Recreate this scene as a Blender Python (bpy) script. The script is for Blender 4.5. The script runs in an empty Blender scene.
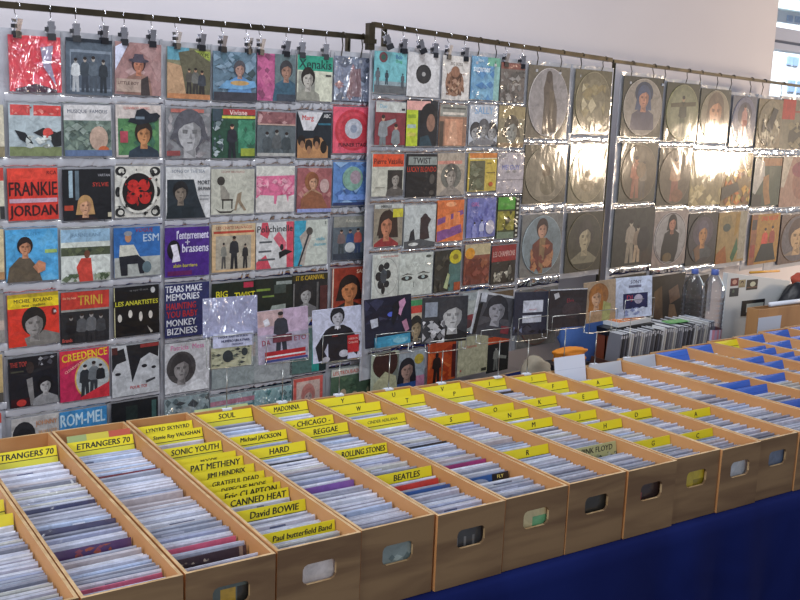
import bpy, math, random
from mathutils import Vector, Matrix
rnd = random.Random(7)
SC = bpy.context.scene
COL = SC.collection
T = 0.95                       # height of the crates' upper edges above the floor
TAB = T - 0.202                # table top
# ------------------------------------------------------------------ camera
F, YAW, PITCH, ROLL, CZ = 1022.1, 0.59684, 0.18419, 0.04024, 0.97848
fw = Vector((math.sin(YAW)*math.cos(PITCH), math.cos(YAW)*math.cos(PITCH), -math.sin(PITCH)))
rt0 = Vector((math.cos(YAW), -math.sin(YAW), 0)); up0 = rt0.cross(fw)
rt = rt0*math.cos(ROLL) + up0*math.sin(ROLL); up = -rt0*math.sin(ROLL) + up0*math.cos(ROLL)
EYE = Vector((0, 0, CZ + T))
cam_d = bpy.data.cameras.new('camera'); cam = bpy.data.objects.new('camera', cam_d); COL.objects.link(cam)
cam_d.sensor_width = 36; cam_d.lens = F/800*36; cam_d.clip_start = 0.05; cam_d.clip_end = 200
cam.matrix_world = Matrix(((rt.x, up.x, -fw.x, 0), (rt.y, up.y, -fw.y, 0), (rt.z, up.z, -fw.z, EYE.z), (0, 0, 0, 1)))
SC.camera = cam
# measuring: where the sight line of a spot in the photo meets a plane of the place
def ray(px, py): return rt*((px-400)/F) - up*((py-300)/F) + fw
def onz(px, py, z=T):
    d = ray(px, py); return EYE + d*((z-EYE.z)/d.z)
def ony(px, py, y):
    d = ray(px, py); return EYE + d*(y/d.y)
class Plane:
    def __init__(s, y0, hd):
        s.y0, s.hd = y0, hd; s.n = Vector((-math.sin(hd), math.cos(hd), 0)); s.u = Vector((math.cos(hd), math.sin(hd), 0))
    def hit(s, px, py):
        d = ray(px, py); return EYE + d*((Vector((0, s.y0, 0))-EYE).dot(s.n)/d.dot(s.n))
    def uz(s, px, py):
        p = s.hit(px, py); return (p.x/math.cos(s.hd), p.z)
    def at(s, u, z, off=0):       # off: towards the viewer
        return Vector((0, s.y0, 0)) + s.u*u + Vector((0, 0, z)) - s.n*off
PA = Plane(3.428, .101); PB = Plane(3.236, .166); PW = Plane(3.66, .166)
# ------------------------------------------------------------------ colours, materials
def lin(h):
    if isinstance(h, tuple): return h
    if len(h) == 3: h = ''.join(ch*2 for ch in h)
    v = [int(h[i:i+2], 16)/255 for i in (0, 2, 4)]
    return tuple([(x/12.92 if x <= .04045 else ((x+.055)/1.055)**2.4) for x in v] + [1.0])
def mat(name, color='888', rough=.5, metal=0, coat=0, coat_rough=.1, attr=False, bump=None, coat_bump=None, noise=None, spec=.5, grain=0, gamt=.35, cior=1.5):
    m = bpy.data.materials.new(name); m.use_nodes = True
    nt = m.node_tree; N = nt.nodes; L = nt.links; b = N['Principled BSDF']
    b.inputs['Base Color'].default_value = lin(color); b.inputs['Roughness'].default_value = rough
    b.inputs['Metallic'].default_value = metal; b.inputs['Coat Weight'].default_value = coat
    b.inputs['Coat Roughness'].default_value = coat_rough; b.inputs['Coat IOR'].default_value = cior; b.inputs['Specular IOR Level'].default_value = spec
    src = None
    if attr:
        a = N.new('ShaderNodeAttribute'); a.attribute_name = 'Col'; src = a.outputs['Color']
    tc = N.new('ShaderNodeTexCoord'); oi = N.new('ShaderNodeObjectInfo')
    ad = N.new('ShaderNodeVectorMath'); ad.operation = 'ADD'; mu = N.new('ShaderNodeMath'); mu.operation = 'MULTIPLY'; mu.inputs[1].default_value = 37.0
    L.new(oi.outputs['Random'], mu.inputs[0]); L.new(tc.outputs['Object'], ad.inputs[0]); L.new(mu.outputs[0], ad.inputs[1])
    nz = None
    def nz(scale, stretch, detail=2, dist=0):
        mp = N.new('ShaderNodeMapping'); mp.inputs['Scale'].default_value = stretch; L.new(ad.outputs[0], mp.inputs[0])
        n = N.new('ShaderNodeTexNoise'); n.inputs['Scale'].default_value = scale; n.inputs['Detail'].default_value = detail
        n.inputs['Distortion'].default_value = dist; L.new(mp.outputs[0], n.inputs['Vector']); return n
    if attr:      # uneven print ink
        if grain:
            n1 = nz(grain, (1, 1, 1), 4, .8); n1.inputs['Roughness'].default_value = .7; mr = N.new('ShaderNodeMapRange'); mr.inputs[1].default_value = .3; mr.inputs[2].default_value = .7; mr.inputs[3].default_value = 1-gamt; mr.inputs[4].default_value = 1+gamt*.8
            L.new(n1.outputs['Fac'], mr.inputs[0]); vm = N.new('ShaderNodeVectorMath'); vm.operation = 'SCALE'; L.new(src, vm.inputs[0]); L.new(mr.outputs[0], vm.inputs['Scale']); src = vm.outputs[0]
        L.new(src, b.inputs['Base Color'])
    if bump:
        sc, st, strength, dist = bump; n = nz(sc, st); bp = N.new('ShaderNodeBump'); bp.inputs['Strength'].default_value = strength; bp.inputs['Distance'].default_value = dist
        L.new(n.outputs['Fac'], bp.inputs['Height']); L.new(bp.outputs[0], b.inputs['Normal'])
    if coat_bump:
        sc, st, strength, dist, dd = coat_bump; n = nz(sc, st, 2, dd); bp = N.new('ShaderNodeBump'); bp.inputs['Strength'].default_value = strength; bp.inputs['Distance'].default_value = dist
        L.new(n.outputs['Fac'], bp.inputs['Height']); L.new(bp.outputs[0], b.inputs['Coat Normal'])
    if noise:
        sc, st, c2, lo, hi = noise; n = nz(sc, st, 5, .6); r = N.new('ShaderNodeMapRange'); r.inputs[1].default_value = lo; r.inputs[2].default_value = hi
        L.new(n.outputs['Fac'], r.inputs[0]); mx = N.new('ShaderNodeMix'); mx.data_type = 'RGBA'; L.new(r.outputs[0], mx.inputs[0])
        if src: L.new(src, mx.inputs[6])
        else: mx.inputs[6].default_value = lin(color)
        mx.inputs[7].default_value = lin(c2); L.new(mx.outputs[2], b.inputs['Base Color'])
    return m
M = {}
M['print'] = mat('printed_sleeve', grain=38, rough=.6, spec=.25, coat=.55, coat_rough=.12, attr=True, coat_bump=(9, (1, 1, 1.7), .7, .014, .6))
M['print_loose'] = mat('sleeve_in_wrinkled_film', grain=30, cior=2.2, rough=.6, spec=.25, coat=1, coat_rough=.08, attr=True, coat_bump=(14, (1.6, 1, .8), 1.0, .05, 1.2))
M['disc'] = mat('picture_vinyl', grain=24, rough=.55, spec=.25, coat=.8, coat_rough=.1, attr=True, coat_bump=(5, (1.3, 1, .8), .3, .010, .8))
M['matte'] = mat('printed_card', rough=.6, attr=True)
M['card'] = mat('coated_card', rough=.45, attr=True, coat=.25, coat_rough=.2)
M['sleeve'] = mat('plastic_wrapped_record', grain=26, gamt=.22, rough=.4, coat=.9, coat_rough=.12, attr=True, coat_bump=(22, (.6, 1, 1), .6, .01, .6))
M['wood'] = mat('plywood_inside', 'c48e5a', .6, noise=(6, (1, .12, 1), 'b57c48', .4, .7), bump=(30, (1, .1, 1), .15, .002))
M['wood_front'] = mat('shaded_plywood', '806545', .65, noise=(7, (.35, 1, 2.5), '654b31', .4, .65), bump=(30, (.3, 1, 3), .2, .002))  # same plywood as the sides, darkened: the fronts' shade is in the colour
M['wood_edge'] = mat('plywood_edge', 'b79a72', .6, noise=(20, (1, 1, 1), '97774e', .4, .7))
M['rail'] = mat('bronze_tube', '5a5242', .3, metal=.85, noise=(8, (1, 1, 1), '3c382e', .4, .7))
M['chrome'] = mat('chromed_wire', 'ececf0', .15, metal=1)
M['wire'] = mat('nickel_wire', 'b0b2ae', .3, metal=1)
M['dark_wire'] = mat('dark_steel_wire', '3c362e', .35, metal=.7)
M['rubber'] = mat('black_rubber', '0b0d16', .4)
M['black'] = mat('black_plastic', '101014', .35)
M['wall'] = mat('painted_wall', 'ccc7cb', .75, noise=(1.2, (1, 1, 1), 'c8c3c8', .3, .7))
M['cloth'] = mat('navy_cloth', '172156', .9, spec=.05, noise=(3, (1, 1, 1), '131b4a', .35, .65), bump=(120, (1, 1, 1), .15, .001))
M['floor'] = mat('grey_floor', '77767a', .5, noise=(2, (1, 1, 1), '6c6b70', .3, .7))
M['white'] = mat('white_card', 'd6dbe6', .5)
def film_mat(name, milk, trans, rough, bs, bd, ior=1.5, gr=.5):
    m = bpy.data.materials.new(name); m.use_nodes = True; nt = m.node_tree; N = nt.nodes; L = nt.links; N.clear()
    out = N.new('ShaderNodeOutputMaterial'); tr = N.new('ShaderNodeBsdfTransparent'); tr.inputs[0].default_value = (.93, .94, .96, 1)
    pr = N.new('ShaderNodeBsdfPrincipled'); pr.inputs['Base Color'].default_value = lin(milk); pr.inputs['Roughness'].default_value = rough
    pr.inputs['Specular IOR Level'].default_value = .8
    tc = N.new('ShaderNodeTexCoord'); n = N.new('ShaderNodeTexNoise'); n.inputs['Scale'].default_value = bs; n.inputs['Distortion'].default_value = 1.0
    bp = N.new('ShaderNodeBump'); bp.inputs['Strength'].default_value = .8; bp.inputs['Distance'].default_value = bd
    L.new(tc.outputs['Object'], n.inputs['Vector']); L.new(n.outputs['Fac'], bp.inputs['Height']); L.new(bp.outputs[0], pr.inputs['Normal'])
    gl = N.new('ShaderNodeBsdfGlossy'); gl.inputs['Roughness'].default_value = rough*gr; L.new(bp.outputs[0], gl.inputs['Normal'])
    fr = N.new('ShaderNodeFresnel'); fr.inputs[0].default_value = ior; L.new(bp.outputs[0], fr.inputs['Normal'])
    mx = N.new('ShaderNodeMixShader'); mx.inputs[0].default_value = trans; L.new(pr.outputs[0], mx.inputs[1]); L.new(tr.outputs[0], mx.inputs[2])
    m2 = N.new('ShaderNodeMixShader'); L.new(fr.outputs[0], m2.inputs[0]); L.new(mx.outputs[0], m2.inputs[1]); L.new(gl.outputs[0], m2.inputs[2])
    L.new(m2.outputs[0], out.inputs[0]); return m
M['film'] = film_mat('clear_vinyl', 'd2d3da', .30, .3, 10, .012)
M['seam'] = film_mat('welded_vinyl', 'd6d7de', .4, .3, 9, .014, 1.65, .4)
M['bag'] = film_mat('clear_poly_bag', 'b4bcd8', .35, .15, 12, .03)
def glass_mat(name, col, alpha):
    m = bpy.data.materials.new(name); m.use_nodes = True; nt = m.node_tree; N = nt.nodes; L = nt.links; N.clear()
    out = N.new('ShaderNodeOutputMaterial'); tr = N.new('ShaderNodeBsdfTransparent'); tr.inputs[0].default_value = lin(col)
    gl = N.new('ShaderNodeBsdfGlossy'); gl.inputs['Roughness'].default_value = .05; lw = N.new('ShaderNodeLayerWeight'); lw.inputs[0].default_value = alpha
    mx = N.new('ShaderNodeMixShader'); L.new(lw.outputs['Facing'], mx.inputs[0]); L.new(tr.outputs[0], mx.inputs[1]); L.new(gl.outputs[0], mx.inputs[2]); L.new(mx.outputs[0], out.inputs[0]); return m
M['pet'] = glass_mat('clear_bottle_plastic', 'e4e8ee', .4)
M['pane'] = glass_mat('window_glass', 'f4fbff', .15)
# ------------------------------------------------------------------ mesh helpers
class MB:
    """collects faces with a material slot and a colour each"""
    def __init__(s): s.v = []; s.f = []; s.m = []; s.c = []; s.slots = []
    def slot(s, m):
        if m not in s.slots: s.slots.append(m)
        return s.slots.index(m)
    def poly(s, pts, m, c='888'):
        i = len(s.v); s.v += [tuple(p) for p in pts]; s.f.append(tuple(range(i, i+len(pts)))); s.m.append(s.slot(m)); s.c.append(lin(c))
    def box(s, a, b, m, c='888', X=None, bev=0):
        x0, y0, z0 = a; x1, y1, z1 = b
        P = [Vector(p) for p in ((x0,y0,z0),(x1,y0,z0),(x1,y1,z0),(x0,y1,z0),(x0,y0,z1),(x1,y0,z1),(x1,y1,z1),(x0,y1,z1))]
        if X: P = [X @ p for p in P]
        i = len(s.v); s.v += [tuple(p) for p in P]
        for f in ((0,3,2,1),(4,5,6,7),(0,1,5,4),(1,2,6,5),(2,3,7,6),(3,0,4,7)):
            s.f.append(tuple(i+k for k in f)); s.m.append(s.slot(m)); s.c.append(lin(c))
    def prism(s, bot, top, m, c='888'):
        i = len(s.v); n = len(bot); s.v += [tuple(p) for p in bot] + [tuple(p) for p in top]
        fs = [tuple(i+k for k in reversed(range(n))), tuple(i+n+k for k in range(n))] + [(i+k, i+(k+1) % n, i+n+(k+1) % n, i+n+k) for k in range(n)]
        for f in fs: s.f.append(f); s.m.append(s.slot(m)); s.c.append(lin(c))
    def tube(s, pts, r, m, c='888', n=8, closed=False):
        pts = [Vector(p) for p in pts]; rings = []; K = len(pts); i0 = len(s.v)
        prev = None
        for k, p in enumerate(pts):
            a = pts[(k-1) % K] if (k > 0 or closed) else p; b = pts[(k+1) % K] if (k < K-1 or closed) else p
            t = (b-a).normalized()
            if prev is None:
                q = Vector((0, 0, 1)) if abs(t.z) < .9 else Vector((1, 0, 0)); e = t.cross(q).normalized()
            else:
                e = (prev - t*prev.dot(t)).normalized()
            prev = e; g = t.cross(e); rr = r[k] if isinstance(r, (list, tuple)) else r
            for j in range(n):
                an = 2*math.pi*j/n; s.v.append(tuple(p + e*math.cos(an)*rr + g*math.sin(an)*rr))
        mi = s.slot(m)
        for k in range(K if closed else K-1):
            k2 = (k+1) % K
            for j in range(n):
                s.f.append((i0+k*n+j, i0+k2*n+j, i0+k2*n+(j+1) % n, i0+k*n+(j+1) % n)); s.m.append(mi); s.c.append(lin(c))
        if not closed:
            s.f.append(tuple(i0+j for j in range(n))); s.f.append(tuple(i0+(K-1)*n+j for j in reversed(range(n)))); s.m += [mi, mi]; s.c += [lin(c)]*2
    def lathe(s, prof, m, c='888', n=24, o=(0, 0, 0)):
        i0 = len(s.v); mi = s.slot(m)
        for r, z in prof:
            for j in range(n):
                a = 2*math.pi*j/n; s.v.append((o[0]+r*math.cos(a), o[1]+r*math.sin(a), o[2]+z))
        for k in range(len(prof)-1):
            for j in range(n):
                s.f.append((i0+k*n+j, i0+k*n+(j+1) % n, i0+(k+1)*n+(j+1) % n, i0+(k+1)*n+j)); s.m.append(mi); s.c.append(lin(c))
    def mesh(s, name, smooth=False):
        me = bpy.data.meshes.new(name); me.from_pydata(s.v, [], s.f)
        for m in s.slots: me.materials.append(m)
        me.polygons.foreach_set('material_index', s.m)
        ca = me.color_attributes.new('Col', 'FLOAT_COLOR', 'CORNER'); buf = []
        for p, c in zip(me.polygons, s.c): buf += list(c)*p.loop_total
        ca.data.foreach_set('color', buf)
        if smooth: me.polygons.foreach_set('use_smooth', [True]*len(me.polygons))
        me.update(); return me
    def build(s, name, parent=None, loc=None, smooth=False, rz=0):
        o = bpy.data.objects.new(name, s.mesh(name, smooth)); COL.objects.link(o)
        if parent: o.parent = parent
        if loc is not None: o.location = loc
        if rz: o.rotation_euler = (0, 0, rz)
        return o
def tag(o, label, cat, group=None, kind=None):
    o['label'] = label
    if cat: o['category'] = cat
    if group: o['group'] = group
    if kind: o['kind'] = kind
    return o
def struct(o, label=None):
    o['kind'] = 'structure'
    if label: o['label'] = label
    return o
def empty(name, loc, rz=0, rx=0):
    o = bpy.data.objects.new(name, None); COL.objects.link(o); o.location = loc; o.rotation_euler = (rx, 0, rz); o.empty_display_size = .02; return o
def copy_tree(o, parent=None):
    c = o.copy(); COL.objects.link(c)
    if parent: c.parent = parent
    for ch in list(o.children): copy_tree(ch, c)
    return c
# ------------------------------------------------------------------ lettering
_txt = {}
def text_mesh(s):
    if s in _txt: return _txt[s]
    cu = bpy.data.curves.new('t', 'FONT'); cu.body = s; cu.size = 1; cu.resolution_u = 2
    o = bpy.data.objects.new('t', cu); COL.objects.link(o)
    dg = bpy.context.evaluated_depsgraph_get(); me = o.evaluated_get(dg).to_mesh()
    vs = [(v.co.x, v.co.y) for v in me.vertices]; fs = [tuple(p.vertices) for p in me.polygons]
    o.evaluated_get(dg).to_mesh_clear(); bpy.data.objects.remove(o); bpy.data.curves.remove(cu)
    xs = [v[0] for v in vs] or [0, 1]; ys = [v[1] for v in vs] or [0, 1]
    r = _txt[s] = (vs, fs, min(xs), max(xs), min(ys), max(ys)); return r
def clip(poly):
    for ax, lim, sg in ((0, 0, 1), (0, 1, -1), (1, 0, 1), (1, 1, -1)):
        out = []
        for i in range(len(poly)):
            a, b = poly[i-1], poly[i]; ia = (a[ax]-lim)*sg >= 0; ib = (b[ax]-lim)*sg >= 0
            if ia != ib:
                t = (lim-a[ax])/(b[ax]-a[ax]); out.append((a[0]+(b[0]-a[0])*t, a[1]+(b[1]-a[1])*t))
            if ib: out.append(b)
        poly = out
        if not poly: return []
    return poly
def art(mb, prims, w, h, m, fn=None, y0=0.0, step=.00007):
    """prims in a unit square, origin top left; drawn on the face looking along -Y, centre at 0"""
    lay = [0]
    def put(pts, c):
        lay[0] += 1
        q = clip(list(pts))
        if len(q) < 3: return
        P = [(-w/2+x*w, y0-lay[0]*step, h/2-y*h) for x, y in q]
        ar = sum(P[i-1][0]*P[i][2]-P[i][0]*P[i-1][2] for i in range(len(P)))
        if ar < 0: P.reverse()
        mb.poly(P, m, c)
    def ell(cx, cy, rx, ry, c, n=18): put([(cx+rx*math.cos(2*math.pi*k/n), cy+ry*math.sin(2*math.pi*k/n)) for k in range(n)], c)
    def word(s, cx, cy, hh, c, mw=9, sk=0, rot=0):
        vs, fs, x0, x1, ya, yb = text_mesh(s); k = hh/(yb-ya); kx = k*(h/w); W = (x1-x0)*kx
        if W > mw: kx *= mw/W
        if sk in (0, .15):
            q_ = 1 if sk else .55
            word(s, cx+hh*.05*q_, cy, hh, c, mw, sk+.0001, rot); word(s, cx-hh*.05*q_, cy+hh*.03, hh, c, mw, sk+.0001, rot)
        lay[0] += 1; i = len(mb.v); cr, sr = math.cos(rot), math.sin(rot)
        for x, y in vs:
            X = (x-(x0+x1)/2)*kx; Y = (y-(ya+yb)/2)*k; X += sk*Y
            X, Y = X*cr-Y*sr, X*sr+Y*cr
            X = min(max(cx+X, 0), 1); Y = min(max(cy-Y, 0), 1)
            mb.v.append((-w/2+X*w, y0-lay[0]*step, h/2-Y*h))
        mi = mb.slot(m); cc = lin(c)
        for f in fs: mb.f.append(tuple(i+a for a in f)); mb.m.append(mi); mb.c.append(cc)
    def head(cx, cy, s, skin, hair, shirt, long=0, hat=None):
        if shirt: put([(cx-s*.28, cy+s*.62), (cx+s*.28, cy+s*.62), (cx+s*.95, cy+s*.95), (cx+s*1.15, cy+s*1.9), (cx+s*1.2, 1.2), (cx-s*1.2, 1.2), (cx-s*1.15, cy+s*1.9), (cx-s*.95, cy+s*.95)], shirt)
        if hair:
            ell(cx, cy-s*.12, s*.58, s*.66, hair)
            if long: put([(cx-s*.58, cy-s*.1), (cx+s*.58, cy-s*.1), (cx+s*.72, cy+s*long), (cx-s*.72, cy+s*long)], hair)
        put([(cx-s*.18, cy+s*.3), (cx+s*.18, cy+s*.3), (cx+s*.24, cy+s*.82), (cx-s*.24, cy+s*.82)], skin)
        ell(cx, cy, s*.42, s*.56, skin)
        if s > .16:
            dk = tuple(x*.62 for x in lin(skin)[:3])+(1.0,); dk2 = tuple(x*.38 for x in lin(skin)[:3])+(1.0,)
            put([(cx+s*.12, cy-s*.52), (cx+s*.36, cy-s*.32), (cx+s*.42, cy), (cx+s*.34, cy+s*.34), (cx+s*.1, cy+s*.55), (cx+s*.2, cy+s*.2), (cx+s*.14, cy-s*.1)], dk)
            put([(cx-s*.27, cy-s*.12), (cx-s*.07, cy-s*.1), (cx-s*.09, cy+s*.02), (cx-s*.25, cy+s*.01)], dk2); put([(cx+s*.09, cy-s*.1), (cx+s*.28, cy-s*.12), (cx+s*.26, cy+s*.01), (cx+s*.1, cy+s*.02)], dk2)
            put([(cx-s*.03, cy+s*.17), (cx+s*.09, cy+s*.19), (cx+s*.05, cy-s*.06)], dk)
            ell(cx, cy+s*.31, s*.11, s*.03, dk2, 8); put([(cx-s*.15, cy+s*.6), (cx+s*.18, cy+s*.5), (cx+s*.2, cy+s*.8)], dk)
        if hair: put([(cx-s*.48, cy+s*.1), (cx-s*.46, cy-s*.45), (cx-s*.05, cy-s*.72), (cx+s*.4, cy-s*.55), (cx+s*.5, cy+s*.12), (cx+s*.38, cy-s*.2), (cx+s*.15, cy-s*.36), (cx-s*.2, cy-s*.26), (cx-s*.38, cy-s*.12)], hair)
        if hat:
            ell(cx, cy-s*.32, s*.85, s*.16, hat); put([(cx-s*.45, cy-s*.32), (cx+s*.45, cy-s*.32), (cx+s*.36, cy-s*.8), (cx-s*.36, cy-s*.8)], hat)
    def man(cx, ya, yb, skin, top, legs, wd=1):
        H = yb-ya; q = H*wd
        put([(cx-q*.1, ya+H*.5), (cx+q*.1, ya+H*.5), (cx+q*.13, yb), (cx+q*.03, yb), (cx, ya+H*.62), (cx-q*.03, yb), (cx-q*.13, yb)], legs)
        put([(cx-q*.07, ya+H*.15), (cx+q*.07, ya+H*.15), (cx+q*.14, ya+H*.22), (cx+q*.17, ya+H*.5), (cx+q*.12, ya+H*.52), (cx+q*.1, ya+H*.54), (cx-q*.1, ya+H*.54), (cx-q*.12, ya+H*.52), (cx-q*.17, ya+H*.5), (cx-q*.14, ya+H*.22)], top)
        ell(cx, ya+H*.08, q*.06, H*.08, skin, 10); ell(cx, ya+H*.045, q*.062, H*.05, '2c2422', 10)
    def speck(x0, y0_, x1, y1, cols, n, sd, sz=.06):
        rr = random.Random(sd)
        for _ in range(n):
            put([(cx_ + a, cy_ + b) for cx_, cy_, sx, sy in [(rr.uniform(x0, x1), rr.uniform(y0_, y1), rr.uniform(.4, 1.6)*sz, rr.uniform(.4, 1.4)*sz)]
                 for a, b in [(min(max(-sx*rr.uniform(.6, 1), x0-cx_), x1-cx_), 0), (0, min(max(-sy*rr.uniform(.6, 1), y0_-cy_), y1-cy_)), (min(sx*rr.uniform(.6, 1), x1-cx_), 0), (0, min(sy*rr.uniform(.6, 1), y1-cy_))]], rr.choice(cols))
    for p in prims:
        k = p[0]
        if k == 'r': put([(p[1], p[2]), (p[3], p[2]), (p[3], p[4]), (p[1], p[4])], p[5])
        elif k == 'e': ell(*p[1:], n=28 if p[3] > .25 else 16)
        elif k == 'p': put(p[1], p[2])
        elif k == 't': word(*p[1:])
        elif k == 'h': head(*p[1:])
        elif k == 'm': man(*p[1:])
        elif k == 's': speck(*p[1:])
    return lay[0]
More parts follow.
